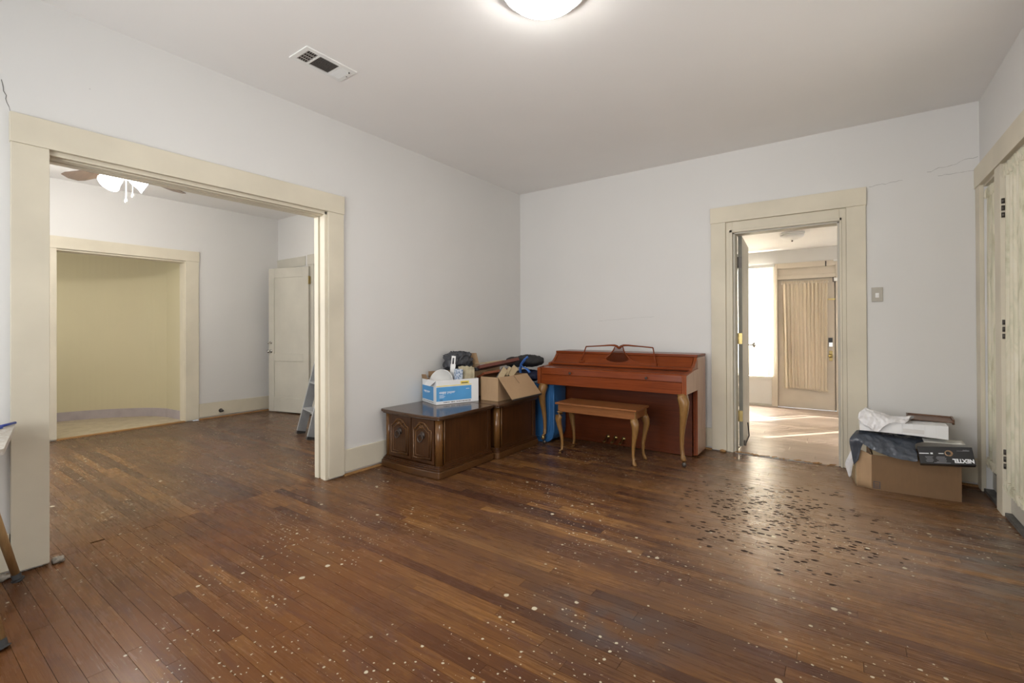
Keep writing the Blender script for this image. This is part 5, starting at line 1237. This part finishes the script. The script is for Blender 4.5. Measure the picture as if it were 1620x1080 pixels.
# ================================================================== TABLE AT THE LEFT EDGE
ta = radians(-10.5); tx, ty = 0.085, -4.205
M['table_leg'] = wood('worn_table_leg_wood', srgb(140, 102, 60), srgb(190, 158, 112), 'z', 6, 0.5, 8)
m_, nt, bs = newmat('splattered_table_top'); n1 = noise_(nt, pos(nt), 26, 4, 0.7)
nt.links.new(ramp(nt, n1, [(0.38, (0.62, 0.60, 0.55, 1)), (0.48, (0.48, 0.42, 0.34, 1)), (0.62, (0.66, 0.64, 0.60, 1)), (0.72, (0.40, 0.36, 0.32, 1))]), bs.inputs['Base Color']); bs.inputs['Roughness'].default_value = 0.5; M['table_top'] = m_
tt = thing('wooden_table', 'paint-splattered table with splayed round wooden legs, at the left edge', 'table', (tx, ty, 0), (0, 0, ta))
put('table_top', MB().prism([(0.0, -0.46), (0.62, -0.46), (0.62, -0.012), (0.608, 0.0), (0.02, 0.0), (0.0, -0.02)], 'z', 0.688, 0.712), M['table_top'], tt, world=False, bev=0.002)
put('apron', MB().box(0.06, -0.42, 0.655, 0.56, -0.05, 0.688), M['table_leg'], tt, world=False)
for fx, fy, kx, ky in ((0.012, 0.008, 0.10, -0.13), (0.640, 0.0, 0.52, -0.13), (0.012, -0.47, 0.10, -0.34), (0.640, -0.47, 0.52, -0.34)):
    top_ = Vector((kx, ky, 0.66)); bot = Vector((fx, fy, 0.0)); m0 = bot.lerp(top_, 0.055)
    lg = put('leg', MB().tube([m0, top_], [0.0145, 0.021], 14), M['table_leg'], tt, world=False)
    put('rubber_foot', MB().tube([bot+Vector((0, 0, 0.004)), bot.lerp(top_, 0.012), bot.lerp(top_, 0.02), m0], [0.024, 0.023, 0.0165, 0.0165], 14), M['rubber'], lg, world=False)
M['pen_blue'] = plain('blue_plastic', (0.02, 0.05, 0.30, 1), 0.35); M['pen_red'] = plain('dull_red_plastic', (0.32, 0.04, 0.03, 1), 0.4)
def tw(x, y, z): return Matrix.Rotation(ta, 4, 'Z')@Vector((x, y, z))+Vector((tx, ty, 0))
pn = thing('blue_brush', 'small blue plastic spreader lying near the corner of the splattered table', 'tool', tw(0.12, -0.06, 0.7125), (0, 0, radians(-40)))
put('blade', MB().box(-0.03, -0.015, 0, 0.03, 0.015, 0.010), M['pen_blue'], pn, world=False, bev=0.002)
put('handle', MB().tube([(-0.03, 0, 0.008), (-0.12, 0, 0.008)], 0.006, 8), M['pen_blue'], pn, world=False)
pr = thing('red_marker', 'dull red marker lying on the splattered table', 'marker', tw(0.20, -0.14, 0.7125), (0, 0, radians(-25)))
put('barrel', MB().tube([(-0.06, 0, 0.009), (0.04, 0, 0.009)], 0.009, 10), M['pen_red'], pr, world=False)
put('cap', MB().tube([(0.04, 0, 0.009), (0.075, 0, 0.009)], 0.0095, 10), M['black'], pr, world=False)
# bits of crumbling wood and caulk at the opening's foot
M['debris'] = plain('crumbled_caulk', (0.33, 0.29, 0.24, 1), 0.9, var=0.25, nscale=90)
db = thing('debris', 'little heap of crumbled caulk at the foot of the left casing', 'debris', (0.02, -4.06, 0.0))
put('lump', crumple(blob((0.015, -4.052, 0.012), (0.026, 0.022, 0.014)), 20, 12, 0.008, 60, 3), M['debris'], db)
db = thing('debris', 'crumbled plaster bits at the wall behind the table foot', 'debris', (0.035, -4.27, 0.0))
put('lump', crumple(blob((0.035, -4.26, 0.010), (0.020, 0.05, 0.012)), 20, 12, 0.010, 60, 5), M['debris'], db)
db = thing('debris', 'small yellowish caulk lump at the foot of the hall door casing', 'debris', (2.262, -0.035, 0.0))
put('lump', crumple(blob((2.262, -0.04, 0.009), (0.024, 0.012, 0.010)), 20, 12, 0.006, 60, 7), M['raw_wood'], db)
